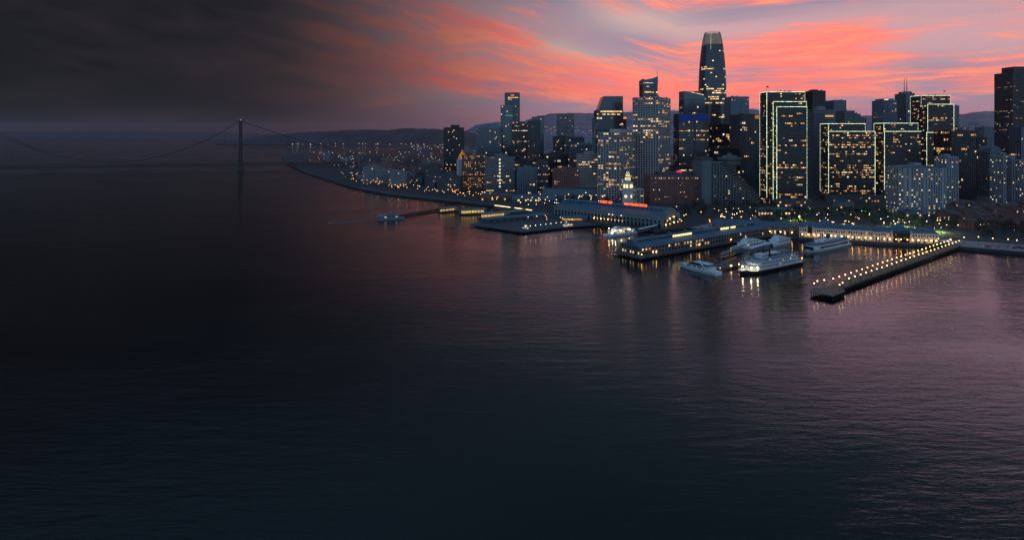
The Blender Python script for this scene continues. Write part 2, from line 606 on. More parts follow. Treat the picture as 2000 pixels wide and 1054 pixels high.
def lit_cells(rnd, nf, nb, lit, rows):
    """which window cells are lit: busy floors plus runs of single windows"""
    out = set()
    for k in range(nf):
        busy = rnd.random() < rows
        p = rnd.choice((.35, .5, .7)) if busy else lit * rnd.choice((0.0, 0.3, 0.6, 1.4))
        i = 0
        while i < nb:
            if rnd.random() < p:
                L = (1 if rows <= 0 else rnd.choice((1, 1, 2, 3))) if not busy else rnd.choice((1, 2, 4, 6))
                for q in range(i, min(nb, i + L)):
                    out.add((k, q))
                i += L
            i += 1
    return out


def mass(root, cx, cy, w, dep, h, style='bands', wall=CONC_G, glass=GLASS, fh=3.9, bw=3.2, lit=0.10, rows=0.05, z0=0.0, tone=(5, 4, 2, 3),
         sh=None, pw=None, proud=0.45, roof=True, seed=None, faces='flr', blank=0.0, shade=None):
    """one block of a tower: recessed glazing, floor bands, piers, lit windows, roof slab"""
    rnd = random.Random(seed if seed is not None else random.random())
    x0, x1, y0, y1 = cx - w / 2, cx + w / 2, cy - dep / 2, cy + dep / 2
    nf = max(1, int(round((h - 1.5) / fh)))
    fh = (h - 1.5) / nf
    nb = max(1, int(round(w / bw)))
    bwx = w / nb
    nd = max(1, int(round(dep / bw)))
    bwy = dep / nd
    MB().box(x0, x1, y0, y1, z0 - 0.3, z0 + h - 0.4).build('glazing', glass, root)
    p = proud
    sh = {'bands': 1.5, 'grid': 1.25, 'fins': 0.5, 'glass': 0.35, 'punched': 1.9}[style] if sh is None else sh
    pw = {'bands': 0.35, 'grid': 0.9, 'fins': 0.9, 'glass': 0.22, 'punched': 1.7}[style] if pw is None else pw
    bands = MB()
    for k in range(nf + 1):
        zz = z0 + k * fh
        bands.box(x0 - p, x1 + p, y0 - p, y1 + p, zz - (0.25 if k == 0 else 0), zz + sh)
    bands.build('floor_band', wall, root, 'stuff')
    piers = MB()
    q = p + (0.10 if style != 'bands' else -0.12)
    zt = z0 + h - 0.45
    for i in range(nb + 1):
        x = x0 + i * bwx
        piers.box(x - pw / 2, x + pw / 2, y0 - q, y0 + 0.05, z0 + 0.02, zt)
        piers.box(x - pw / 2, x + pw / 2, y1 - 0.05, y1 + q, z0 + 0.02, zt)
    for i in range(1, nd):
        y = y0 + i * bwy
        piers.box(x0 - q, x0 + 0.05, y - pw / 2, y + pw / 2, z0 + 0.02, zt)
        piers.box(x1 - 0.05, x1 + q, y - pw / 2, y + pw / 2, z0 + 0.02, zt)
    piers.build('pier', wall, root, 'stuff')
    lw = MB()
    pool = [i for i, c in enumerate(tone) for _ in range(c)]
    e = 0.06

    def fill(nn, fn):
        for (k, i) in lit_cells(rnd, nf, nn, lit, rows):
            za, zb = z0 + k * fh + sh + 0.12, z0 + (k + 1) * fh - 0.12
            if zb - za < 0.3:
                zb = za + 0.3
            zb = za + (zb - za) * rnd.choice((1, 1, .75))
            fn(i, za, zb, rnd.choice(pool))
    if 'f' in faces:
        fill(nb, lambda i, a, c, m: lw.quad((x0 + i * bwx + pw / 2 + .1, y0 - e, a), (x0 + (i + 1) * bwx - pw / 2 - .1, y0 - e, a), (x0 + (i + 1) * bwx - pw / 2 - .1, y0 - e, c), (x0 + i * bwx + pw / 2 + .1, y0 - e, c), m))
    if 'l' in faces:
        fill(nd, lambda i, a, c, m: lw.quad((x0 - e, y0 + (i + 1) * bwy - pw / 2 - .1, a), (x0 - e, y0 + i * bwy + pw / 2 + .1, a), (x0 - e, y0 + i * bwy + pw / 2 + .1, c), (x0 - e, y0 + (i + 1) * bwy - pw / 2 - .1, c), m))
    if 'r' in faces:
        fill(nd, lambda i, a, c, m: lw.quad((x1 + e, y0 + i * bwy + pw / 2 + .1, a), (x1 + e, y0 + (i + 1) * bwy - pw / 2 - .1, a), (x1 + e, y0 + (i + 1) * bwy - pw / 2 - .1, c), (x1 + e, y0 + i * bwy + pw / 2 + .1, c), m))
    if lw.f:
        lw.build('lit_window', WIN, root, 'stuff')
    if roof and h > 30 and z0 == 0:
        cl_ = MB()
        for _ in range(rnd.choice((3, 4, 6))):
            a_, c_ = rnd.uniform(x0 + 2, x1 - 5), rnd.uniform(y0 + 2, y1 - 5)
            ww_, hh_ = rnd.uniform(1.5, 4.5), rnd.uniform(.8, 2.6)
            cl_.box(a_, min(a_ + ww_, x1 - .5), c_, min(c_ + ww_, y1 - .5), z0 + h - .1, z0 + h + hh_)
        if rnd.random() < .6:
            cl_.cyl((rnd.uniform(x0 + 3, x1 - 3), rnd.uniform(y0 + 3, y1 - 3)), .14, .06, z0 + h - .1, z0 + h + rnd.uniform(4, 11), 5)
        cl_.build('rooftop_plant', CONC_D, root, 'stuff')
    if roof:
        MB().box(x0 - p - .06, x1 + p + .06, y0 - p - .06, y1 + p + .06, z0 + h - 0.5, z0 + h).build('roof', wall, root)
    return fh


def plant(root, cx, cy, z, w, dep, h, m=CONC_D, n=1):
    """machine house and vents on a roof"""
    mb = MB().box(cx - w / 2, cx + w / 2, cy - dep / 2, cy + dep / 2, z, z + h)
    mb.build('machine_house', m, root)
    v = MB()
    for k in range(3):
        x = cx + w * (-0.3 + 0.3 * k)
        v.cyl((x, cy), w * 0.05 + .3, w * 0.05 + .3, z + h - .1, z + h + 1.2, 7)
    v.build('roof_vent', STEEL, root, 'stuff')


def site(px0, px1, ytop, d, dep):
    """centre, width and height of an axis-aligned block from its silhouette in the photo"""
    k0, k1 = (px0 - 1000) / F, (px1 - 1000) / F
    xl = k0 * (d if k0 < 0 else d + dep)
    xr = k1 * (d if k1 > 0 else d + dep)
    if xr - xl < 6:
        xl, xr = k0 * d, k1 * d
    return (xl + xr) / 2, d + dep / 2, xr - xl, HC - (ytop - HY) * d / F - BZ


def tower(name, label, px0, px1, ytop, d, dep, plant_h=4.0, cat='building', group=None, **kw):
    cx, cy, w, h = site(px0, px1, ytop, d, dep)
    root = thing(name, label, cat, (cx, cy, BZ), 0, group)
    mass(root, 0, 0, w, dep, h, **kw)
    if plant_h:
        plant(root, w * .05, dep * .1, h, w * .45, dep * .4, plant_h, kw.get('wall', CONC_D))
    root['w'], root['h'] = w, h
    return root, w, h


def corner_tower(name, label, px0, pxc, px1, ytop, d, yaw, plant_h=4.0, **kw):
    """block turned so that two faces show, meeting at the near corner pxc"""
    th = R(yaw)
    k0, kc, k1 = ((q - 1000) / F for q in (px0, pxc, px1))
    xc = kc * d
    a = (xc - k0 * d) / (math.cos(th) + k0 * math.sin(th))
    bb = (k1 * d - xc) / (math.sin(th) - k1 * math.cos(th))
    bb = max(8.0, min(bb, 70.0))
    # left face runs from corner along (-cos, sin); right face along (sin, cos)
    ld, rd = Vector((-math.cos(th), math.sin(th), 0)), Vector((math.sin(th), math.cos(th), 0))
    c = Vector((xc, d, 0)) + ld * a / 2 + rd * bb / 2
    h = HC - (ytop - HY) * d / F - BZ
    root = thing(name, label, 'building', (c.x, c.y, BZ), -th)
    mass(root, 0, 0, a, bb, h, **kw)
    if plant_h:
        plant(root, 0, bb * .1, h, a * .5, bb * .4, plant_h, kw.get('wall', CONC_D))
    return root, a, bb, h


def string(root, a, c, dotted=False, r=0.27, m=None):
    """one string of bulbs along an edge"""
    a, c = Vector(a), Vector(c)
    mb = MB()
    if dotted:
        n = max(2, int((c - a).length / 2.4))
        for i in range(n):
            mb.bar(a.lerp(c, i / n), a.lerp(c, (i + 0.55) / n), r * .8, 4)
    else:
        mb.bar(a, c, r, 4)
    o = mb.build('light_string', m or L_STRING, root)
    if dotted:
        o['kind'] = 'stuff'
    return o


def outline(root, x0, x1, yf, zt, zb, right=True, top=True, dl=False, dr=True, side=None, zside=None):
    g = .75
    string(root, (x0, yf - g, zb), (x0, yf - g, zt), dl)
    if right:
        string(root, (x1, yf - g, zb), (x1, yf - g, zt), dr)
    if top:
        string(root, (x0 - .4, yf - g, zt + .2), (x1 + .4, yf - g, zt + .2))
    if side is not None:
        string(root, (x0 - .3, side, zb if zside is None else zside), (x0 - .3, side, zt), True)
        string(root, (x0 - .3, yf, zt + .2), (x0 - .3, side, zt + .2))


def flag(root, x, y, z, h=9.0):
    MB().cyl((x, y), .16, .1, z, z + h, 6).build('flagpole', STEEL, root)
    f = MB()
    for k in range(5):
        xa, xb = x + .1 + k * .6, x + .7 + k * .6
        ya, yb = y + .25 * math.sin(k), y + .25 * math.sin(k + 1)
        f.add([(xa, ya, z + h - 2.2 - .2 * k), (xb, yb, z + h - 2.4 - .2 * k), (xb, yb, z + h - .3 - .16 * k), (xa, ya, z + h - .1 - .16 * k),
               (xa, ya + .06, z + h - 2.2 - .2 * k), (xb, yb + .06, z + h - 2.4 - .2 * k), (xb, yb + .06, z + h - .3 - .16 * k), (xa, ya + .06, z + h - .1 - .16 * k)],
              [(0, 1, 2, 3), (7, 6, 5, 4)])
    f.build('flag', DARK, root)


# ---- the four slab towers outlined with strings of lights
EC = dict(style='bands', wall=BRONZE, glass=GLASS_K, fh=3.7, bw=2.9, sh=1.55, tone=(6, 4, 1, 5), proud=0.55)


def ec_tower(label, slabs, d, lit=0.16, rows=0.10, seed=1, flagx=None, podium=True):
    """slabs: (px0, px1, ytop, depth offset of the front, depth, list of string options), back slab first"""
    s0 = slabs[0]
    cx, cy, w, h = site(s0[0], s0[1], s0[2], d + s0[3], s0[4])
    root = thing('office_tower', label, 'building', (cx, cy, BZ))
    for i, (a, c, yt, off, dep, o) in enumerate(slabs):
        sx, sy, sw, shh = site(a, c, yt, d + off, dep)
        mass(root, sx - cx, sy - cy, sw, dep, shh, lit=lit, rows=rows, seed=seed * 10 + i, **EC)
        xa, xb, yf = sx - cx - sw / 2 - .5, sx - cx + sw / 2 + .5, sy - cy - dep / 2
        outline(root, xa, xb, yf, shh, o.get('zb', 14.0), o.get('right', True), True, o.get('dl', False), o.get('dr', True), (sy - cy + dep / 2 + .5) if o.get('side') else None)
        if i == 0:
            plant(root, sx - cx + sw * .1, sy - cy + 2, shh, sw * .4, dep * .4, 2.0, DARK)
            if flagx:
                flag(root, (flagx - 1000) / F * (d + off + 4) - cx, yf + 4, shh, 10)
    if podium:
        sx, sy, sw, shh = site(slabs[-1][0], slabs[-1][1], slabs[-1][2], d, slabs[-1][4])
        MB().box(sx - cx - sw * .62, sx - cx + sw * .62, sy - cy - 16, sy - cy - slabs[-1][4] / 2 - .7, -.2, 11).build('podium', CONC_D, root)
        lw = MB()
        rnd = random.Random(seed)
        for k in range(18):
            x = sx - cx + sw * (-.58 + 1.14 * k / 18)
            if rnd.random() < .6:
                z = rnd.choice((1.0, 5.5))
                lw.quad((x, sy - cy - 16.06, z), (x + 2.2, sy - cy - 16.06, z), (x + 2.2, sy - cy - 16.06, z + 2.4), (x, sy - cy - 16.06, z + 2.4), rnd.choice((0, 1, 3)))
        if lw.f:
            lw.build('lit_window', WIN, root, 'stuff')
    return root


ec_tower('tallest near tower outlined in pale green lights, three stepped slabs at the plaza', [
    (1485, 1571, 180, 24, 24, dict(side=True, zb=10)),
    (1503, 1574, 199, 11, 13, dict(zb=8)),
    (1511, 1575, 209, 0, 11, dict(zb=6)),
], 880, 0.17, 0.16, 1, flagx=1497)
ec_tower('lower outlined tower with doubled pale string corners, second from the left', [
    (1603, 1689, 242, 16, 24, dict(side=True)),
    (1608, 1708, 257, 0, 16, dict(dr=False)),
], 935, 0.2, 0.16, 2)
ec_tower('lower outlined tower standing behind the white apartment slab', [
    (1708, 1792, 241, 16, 26, dict(side=True)),
    (1716, 1798, 257, 0, 16, dict(right=False)),
], 990, 0.16, 0.16, 3)
ec_tower('tall outlined tower furthest right, with a flag on its roof', [
    (1779, 1855, 187, 20, 28, dict(side=True, dl=True)),
    (1797, 1862, 204, 0, 20, dict(dr=False, zb=40)),
    (1810, 1828, 259, -16, 15, dict(right=False, zb=30)),
], 1070, 0.16, 0.15, 4, flagx=1843, podium=False)

# ---- rounded tapering skyscraper
dS = 1243.0
sc_ = dS / F
cxS = (1391 - 1000) * (dS + 27.0) / F
root = thing('rounded_skyscraper', 'tallest tapering rounded glass skyscraper with a dim lattice crown', 'skyscraper', (cxS, dS + 27, BZ))
root.scale = (.95, .95, 1.015)
PROF = [(0, 26.6), (40, 27.2), (110, 27.4), (170, 27.4), (207, 27.0), (230, 26.3), (250, 25.2), (272, 23.3), (293, 20.8), (308, 18.2), (317, 16.2), (321, 15.0)]


def prof(z):
    for (a, ra), (c, rc) in zip(PROF[:-1], PROF[1:]):
        if a <= z <= c:
            return ra + (rc - ra) * (z - a) / (c - a)
    return PROF[-1][1]


def sq(r, n=48, e=3.6):
    out = []
    for i in range(n):
        a = 2 * math.pi * (i + .5) / n
        c, s = math.cos(a), math.sin(a)
        k = (abs(c) ** e + abs(s) ** e) ** (-1 / e)
        out.append((r * k * c, r * k * s))
    return out


lv = [i * 4.2 for i in range(71)]
MB().loft([[(x, y, z) for x, y in sq(prof(z))] for z in lv]).build('glazing', GLASS, root, smooth=True)
rg = MB()
for z in lv[:-1]:
    rg.prism(sq(prof(z) + .35), z, z + .75, top=sq(prof(z + .75) + .35))
rg.build('floor_band', CONC_D, root, 'stuff')
fn = MB()
for i in range(48):
    for k in range(0, 70, 7):
        za, zb = lv[k], lv[k + 7] if k + 7 < 71 else lv[-1]
        pa, pb = sq(prof(za) + .45)[i], sq(prof(zb) + .45)[i]
        fn.bar((pa[0], pa[1], za), (pb[0], pb[1], zb), .13, 4)
fn.build('sunshade_fin', STEEL, root, 'stuff')
lw = MB()
rnd = random.Random(5)
rowp = {k: rnd.choice((.02, .04, .06)) for k in range(70)}
for k in (57, 58, 45, 46, 47, 43, 42, 40, 34, 33, 24, 25, 22, 21, 19, 16, 15, 13, 12, 10, 8):
    rowp[k] = rnd.choice((.35, .55, .75))
for k in range(70):
    run = 0
    for i in range(24, 48):
        if run > 0 or rnd.random() < rowp[k] * .6:
            run = run - 1 if run > 0 else rnd.choice((0, 1, 3) if rowp[k] > .2 else (0,))
            za, zb = lv[k] + 1.0, lv[k] + 3.4
            A, B2 = sq(prof(za) + .12)[i], sq(prof(za) + .12)[(i + 1) % 48]
            C2, D2 = sq(prof(zb) + .12)[(i + 1) % 48], sq(prof(zb) + .12)[i]
            lw.quad((*A, za), (*B2, za), (*C2, zb), (*D2, zb), rnd.choice((1, 1, 2, 0)))
lw.build('lit_window', WIN, root, 'stuff')
CROWN = mat('crown_lattice', (0.46, 0.38, 0.29), 0.5, 0.3, var=0.2)
CRC = mat('crown_core', (0.34, 0.28, 0.21), 0.7)
CRC.node_tree.nodes['Principled BSDF'].inputs['Emission Color'].default_value = (1.0, .80, .55, 1)
CRC.node_tree.nodes['Principled BSDF'].inputs['Emission Strength'].default_value = .10
CRC.cycles.emission_sampling = 'NONE'
cr = MB()
for i in range(48):
    for a, c in ((291, 303), (303, 313), (313, 321)):
        pa, pb = sq(prof(a) + .1)[i], sq(prof(c) + .1)[i]
        cr.bar((*pa, a), (*pb, c), .34, 4)
for z in range(292, 322, 3):
    ring = sq(prof(z) + .2)
    for i in range(48):
        cr.bar((*ring[i], z), (*ring[(i + 1) % 48], z), .22, 4)
cr.build('crown_lattice', CROWN, root, 'stuff')
MB().loft([[(x * .86, y * .86, z) for x, y in sq(prof(z))] for z in (290, 300, 310, 317)]).build('crown_core', CRC, root, smooth=True)
cl = MB()
for k in range(10):
    z = 283 + k * 3.6
    pa = sq(prof(z) + .5)[32]
    cl.box(pa[0] - .3, pa[0] + .3, pa[1] - .4, pa[1], z, z + 1.6)
cl.build('crown_light', WIN[2], root, 'stuff')

# ---- tapered tower with a spire
d = 1190
cx, cy, w, h = site(1248, 1285, 154, d, 34)
root = thing('spire_tower', 'slim dark faceted tower with a slanted crown and corner spire', 'skyscraper', (cx, cy, BZ))
x0, x1 = -w / 2, w / 2
mass(root, 0, 0, w - 1, 33, h - 12, style='glass', wall=CONC_D, glass=GLASS, seed=31, lit=.05, rows=.04, roof=False)
mb = MB()
zb = h - 12.2
vs = [(x0, -17, zb), (x1, -17, zb), (x1, 17, zb), (x0, 17, zb), (x0, -17, h), (x1 - 12, -17, h - 6), (x1, -17, h + 5), (x1, 17, h + 5), (x0, 17, h - 2)]
mb.add(vs, [(0, 1, 6, 5, 4), (1, 2, 7, 6), (2, 3, 8, 7), (3, 0, 4, 8), (4, 5, 6, 7, 8)])
mb.build('crown', CONC_B, root)
ln = MB()
for k in range(6):
    ln.quad((x0 + 1.5 + k * 3.4, -17.1, h - 9), (x0 + 4 + k * 3.4, -17.1, h - 9), (x0 + 4 + k * 3.4, -17.1, h - 7.6), (x0 + 1.5 + k * 3.4, -17.1, h - 7.6), 2)
ln.build('crown_light', WIN, root, 'stuff')
br = MB()
for z in range(0, int(h - 40), 55):
    br.bar((x0, -17.3, z), (x1, -17.3, z + 50), .5, 4)
    br.bar((x1, -17.3, z), (x0, -17.3, z + 50), .5, 4)
br.build('brace', CONC_B, root, 'stuff')
MB().cyl((x1 - 1, -15), .7, .15, h - 6, h + 19, 6).build('spire', DARK, root)

# ---- white gridded pair on the waterfront street
GRIDK = dict(style='grid', wall=CONC, glass=GLASS_K, fh=3.8, tone=(6, 5, 1, 3))
r_, a, bb, h = corner_tower('office_tower', 'tall pale concrete grid tower with a flat top, near the clock tower', 1236, 1286, 1309, 189, 985, 33, bw=4.6, lit=.16, rows=.16, seed=41, pw=1.1, sh=1.15, plant_h=0, **GRIDK)
for k in range(4):
    MB().ball((-a * .35 + k * a * .22, -bb * .3, h + 1.0), .6).build('roof_beacon', L_REDB, r_)
r_, a, bb, h = corner_tower('office_tower', 'shorter pale concrete grid tower just left of the clock tower', 1168, 1210, 1239, 258, 955, 33, bw=4.6, lit=.18, rows=.16, seed=42, pw=1.1, sh=1.15, plant_h=5, **GRIDK)
tower('office_block', 'low pale grid annex beside the foot of the clock tower', 1237, 1257, 370, 905, 24, 0, seed=43, bw=4.5, lit=.08, **GRIDK)

# ---- brown brick block and stepped hotel
r_, w, h = tower('office_block', 'long low red-brown masonry block with rows of small lit windows', 1258, 1372, 345, 915, 46, 0, style='punched', wall=BRICK, glass=GLASS_K, fh=3.7, bw=3.0, lit=.10, rows=.16, seed=44, tone=(6, 2, 1, 6))
MB().box(-w * .3, w * .36, -8, 14, h, h + 5.5).build('machine_house', CONC_D, r_)
MB().box(w * .05, w * .09, -9, -8.2, h + 5.6, h + 8.4).build('pink_sign', emit('pink_sign_light', (0.7, 0.10, 0.45), .8, False), r_)
MB().box(w * .10, w * .15, -9, -8.2, h + 5.6, h + 9.0).build('red_sign', emit('red_sign_light', (1.0, 0.03, 0.08), 1.6, False), r_)

d = 905
xl, xr = (1372 - 1000) / F * d, (1486 - 1000) / F * d
zt = HC - (318 - HY) * d / F - BZ
root = thing('stepped_hotel', 'wedge-shaped concrete hotel with vertical fins and terraces stepping back', 'building', (xl, d, BZ))
wd = xr - xl
HG = mat('hotel_concrete', (0.145, 0.165, 0.175), 0.8, var=0.15)
nfl = 17
fhh = zt / nfl
for k in range(nfl):
    u = k / (nfl - 1)
    xc = wd * (0.96 - 0.68 * u)
    z = k * fhh
    MB().prism([(0.6, .6), (xc - .6, .6), (xc + 26, 44), (0.6, 44)], z, z + fhh - .02).build('floor', GLASS_K, root)
    MB().prism([(-.3, -.2), (xc, -.2), (xc + 27.5, 44.5), (-.3, 44.5)], z + fhh - 1.15, z + fhh + .12).build('terrace_edge', HG, root)
nfin = 21
for i in range(nfin):
    x = wd * 0.96 * i / (nfin - 1)
    u = min(1.0, (0.965 - x / wd) / 0.68)
    top = max(fhh, zt * u) if u < 1 else zt
    MB().box(x - .75, x + .55, -1.3, .9, 0, top + .06).build('fin', HG, root)
MB().box(-1.5, wd * .14, -2.0, 45, -.1, zt + 2.4).build('end_wall', HG, root)
MB().box(-.8, wd * .2, 6, 40, zt + 2.2, zt + 7.5).build('roof_block', CONC_D, root)
lw = MB()
rnd = random.Random(9)
for k in range(nfl):
    for i in range(nfin - 1):
        x = wd * 0.96 * i / (nfin - 1)
        if x < wd * (.96 - .68 * k / (nfl - 1)) - 5 and x > wd * .15 and rnd.random() < .05:
            lw.quad((x + 1, .5, k * fhh + .6), (x + 3.2, .5, k * fhh + .6), (x + 3.2, .5, k * fhh + 2.4), (x + 1, .5, k * fhh + 2.4), rnd.choice((0, 1, 3)))
lw.build('lit_window', WIN, root, 'stuff')
dd = MB()
dcx, dcy = wd * .72, 62
for (ra, rb, za, zb) in ((10, 10, 0, zt - 6), (17, 18.5, zt - 6, zt - 1), (18.5, 18.5, zt - 1, zt + 3), (20, 20, zt + 3, zt + 5.5), (13, 11, zt + 5.5, zt + 9), (4, 3, zt + 9, zt + 13)):
    dd.cyl((dcx, dcy), ra, rb, za, zb, 28)
dd.build('revolving_restaurant', HG, root, 'stuff')
MB().cyl((dcx, dcy), 20.3, 20.3, zt + .6, zt + 1.7, 28).build('restaurant_window_ring', GLASS_K, root)

# ---- towers and blocks, near to far
tower('office_tower', 'square black tower with sparse lit windows, right of the outlined towers', 1824, 1907, 255, 960, 40, 0, style='glass', wall=DARK, glass=GLASS_K, lit=.05, rows=.03, bw=3.2, seed=51, tone=(6, 3, 1, 6))
r_, w, h = tower('office_tower', 'blue-banded office slab in front of the rounded skyscraper', 1316, 1384, 222, 1050, 34, 0, style='grid', wall=CONC_D, glass=GLASS, lit=.12, rows=.02, bw=3.4, seed=52, tone=(6, 3, 1, 5))
MB().box(-w * .49, w * .02, -17.9, -17.5, h - 14, h - 1.5).build('blue_sign_band', emit('blue_band_light', (0.01, 0.05, 0.32), .33, False), r_)
MB().box(w * .08, w * .46, -17.9, -17.5, h - 13, h - 1).build('blue_sign_band', MATS['blue_band_light'], r_)
MB().box(w * .02, w * .08, -18.2, -17.4, 0, h + .5).build('dividing_pier', CONC_D, r_)

d = 1140
cx, cy, w, h = site(1326, 1377, 178, d, 36)
root = thing('office_tower', 'dark blue glass tower with a slanted lit roof beside the skyscraper', 'building', (cx, cy, BZ))
mass(root, 0, 0, w, 36, h - 16, style='glass', wall=CONC_D, glass=GLASS_B, lit=.04, rows=.01, seed=53, roof=False)
MB().add([(-w / 2, -18, h - 16), (w / 2, -18, h - 16), (w / 2, 18, h - 16), (-w / 2, 18, h - 16), (-w / 2, -18, h), (w / 2, -18, h - 9), (w / 2, 18, h + 2), (-w / 2, 18, h + 1)],
         [(0, 1, 5, 4), (1, 2, 6, 5), (2, 3, 7, 6), (3, 0, 4, 7), (4, 5, 6, 7)]).build('slanted_top', GLASS_B, root)
rl = MB()
for k in range(7):
    u = .35 + k * .09
    x = -w / 2 + w * u
    rl.box(x, x + w * .07, -14, -13.4, h - 9 * u - 1, h - 9 * u + 1.9)
rl.build('roof_light', WIN[1], root, 'stuff')

r_, w, h = tower('office_tower', 'pale blue-grey tower with small windows, right of the skyscraper', 1416, 1462, 189, 1160, 34, 0, style='punched', wall=CONC_B, glass=GLASS, lit=.04, rows=.0, seed=54)
MB().box(w * .1, w * .5, -8, 18.5, -.1, h - 14).build('wing', CONC_B, r_)
r_, w, h = tower('office_tower', 'dark fluted tower left of the first outlined tower', 1425, 1484, 224, 1040, 34, 3, style='fins', wall=CONC_D, glass=GLASS_K, lit=.04, rows=.03, seed=55)
MB().box(w * .28, w * .46, -18.2, -17.6, h - 7, h - 1.5).build('coloured_sign', emit('orange_sign_light', (0.85, 0.30, 0.06), .5, False), r_)
tower('office_tower', 'black glass block under the rounded skyscraper', 1381, 1428, 243, 1085, 30, 0, style='glass', wall=DARK, glass=GLASS_K, lit=.06, rows=.06, seed=56)
d = 1100
cx, cy, w, h = site(1160, 1217, 188, d, 38)
root = thing('office_tower', 'dark tower with a chamfered top and a bright band of lit upper floors', 'building', (cx, cy, BZ))
mass(root, 0, 0, w, 38, h - 26, style='glass', wall=CONC_D, glass=GLASS, lit=.10, rows=.05, seed=57)
MB().prism([(-w / 2 + 3, -19), (w / 2 - .2, -19), (w / 2 - .2, 19), (-w / 2 + 3, 19)], h - 26, h, top=[(-w / 2 + 13, -19), (w / 2 - .2, -19), (w / 2 - .2, 19), (-w / 2 + 13, 19)]).build('chamfered_top', GLASS, root)
lb = MB()
for k in range(13):
    x = -w / 2 + 7 + k * (w - 9) / 13
    lb.quad((x, -19.8, h - 30), (x + 3, -19.8, h - 30), (x + 3, -19.8, h - 27.4), (x, -19.8, h - 27.4), 1)
    if k % 3:
        lb.quad((x, -19.8, h - 35), (x + 3, -19.8, h - 35), (x + 3, -19.8, h - 33), (x, -19.8, h - 33), 1)
lb.build('lit_window', WIN, root, 'stuff')
MB().box(-w / 2 - 4, -w / 2 - .6, -10, 15, -.1, h - 40).build('side_wing', CONC_B, root)
MB().cyl((w / 2 + 7, 0), 4, 3, 0, h - 42, 10).build('corner_turret', CONC_D, root)
MB().ball((w / 2 + 7, 0, h - 41), 3.2).build('turret_light', emit('orange_dome_light', (1.0, 0.42, 0.08), .8, False), root)

# right-hand group
r_, w, h = tower('office_tower', 'tall dark tower with a set-back top at the right edge', 1943, 2022, 141, 1230, 46, 0, style='punched', wall=BRONZE, glass=GLASS_K, lit=.11, rows=.06, seed=61, bw=3.0)
mass(r_, -1, 0, w * .56, 30, 12, style='punched', wall=BRONZE, glass=GLASS_K, lit=0, rows=0, z0=h + .02, seed=2)
tower('office_tower', 'plain teal-panelled block at the right edge before the tall dark tower', 1972, 2020, 248, 1120, 26, 0, style='glass', wall=CONC_B, glass=GLASS_B, lit=.02, rows=.02, seed=62)
tower('office_tower', 'small teal block between the black tower and the tall dark tower', 1908, 1937, 268, 1100, 24, 0, style='glass', wall=CONC_B, glass=GLASS_B, lit=.05, rows=.05, seed=63)
r_, w, h = tower('office_tower', 'pale slab with a curved vaulted roof behind the apartment towers', 1908, 1956, 296, 1010, 30, 0, style='fins', wall=CONC_B, glass=GLASS, lit=.04, rows=.01, seed=64)
vm = MB()
vm.loft([[(-w / 2 * math.cos(R(a)), y, h + 9 * math.sin(R(a))) for a in range(0, 181, 15)] for y in (-15, 15)])
vm.build('vaulted_roof', ROOF_BL, r_)
r_, w, h = tower('office_tower', 'black roof-heavy tower behind the first outlined tower', 1568, 1612, 177, 1180, 40, 3, style='fins', wall=DARK, glass=GLASS_K, lit=.02, rows=0, seed=65)
r_, w, h = tower('office_tower', 'grey windowless-fronted slab between the first two outlined towers', 1572, 1629, 214, 1030, 30, 6, style='bands', wall=CONC_G, glass=GLASS_K, lit=0.0, rows=0, seed=66)
MB().box(-w * .49, w * .02, -16.4, -15.6, -.1, h - 6).build('blank_wall', mat('slate_panel', (0.075, 0.082, 0.11), 0.6, var=.1), r_)
MB().box(w * .06, w * .46, -16.2, -15.7, h - 13, h - 10).build('lit_band', emit('orange_band_light', (1.0, 0.55, 0.18), .7, False), r_)
r_, w, h = tower('office_tower', 'pale stepped tower rising behind the windowless grey slab', 1612, 1652, 196, 1200, 34, 0, style='punched', wall=CONC_B, glass=GLASS, lit=.02, rows=0, seed=67)
r_, w, h = tower('office_tower', 'terraced grey block stepping down to the right above the second outlined tower', 1633, 1669, 216, 1120, 30, 0, style='bands', wall=CONC_G, glass=GLASS_K, lit=.04, rows=0, seed=68)
mass(r_, w * .5 + 5, -2, 10.6, 28, h - 6, style='bands', wall=CONC_G, glass=GLASS_K, lit=.02, rows=0, seed=3)
mass(r_, w * .5 + 16, -4, 10.6, 26, h - 14, style='bands', wall=CONC_G, glass=GLASS_K, lit=.02, rows=0, seed=4)
r_, w, h = tower('office_tower', 'blue-grey tower with a chamfered top and a lit roof sign', 1704, 1751, 196, 1190, 36, 0, style='punched', wall=CONC_B, glass=GLASS, lit=.05, rows=.03, seed=69)
MB().box(-w * .38, w * .4, -14, 14, h, h + 3.6).build('attic', CONC_B, r_)
MB().box(-w * .34, w * -.02, -14.5, -14.1, h + .7, h + 2.7).build('roof_sign', WIN[2], r_)
r_, w, h = tower('office_tower', 'grey tower with twin slender masts', 1748, 1786, 182, 1230, 36, 0, style='fins', wall=CONC_G, glass=GLASS, lit=.03, rows=.0, seed=70)
for k in (-1, 1):
    MB().cyl((w * .12 + k * 2.7, 0), 1.1, .25, h - 1, h + 34, 6).build('mast', DARK, r_)
MB().box(-w * .3, w * .35, -12, 12, h, h + 4).build('attic', CONC_G, r_)
r_, w, h = tower('office_block', 'grey stepped block right of the furthest outlined tower', 1856, 1873, 206, 1220, 26, 0, style='bands', wall=CONC_G, glass=GLASS, lit=.02, rows=0, seed=71)
tower('office_block', 'small cream block low beside the grey stepped block', 1872, 1889, 236, 1330, 24, 0, style='punched', wall=CREAM, glass=GLASS, lit=.06, rows=0, seed=72)
tower('office_block', 'low grey roof block above the square black tower', 1835, 1892, 248, 1150, 30, 2, style='bands', wall=CONC_G, glass=GLASS, lit=.02, rows=0, seed=73)
tower('office_block', 'dim mauve block under the hills near the right edge', 1905, 1946, 249, 1500, 30, 2, style='punched', wall=CONC_G, glass=GLASS, lit=.05, rows=0, seed=74)

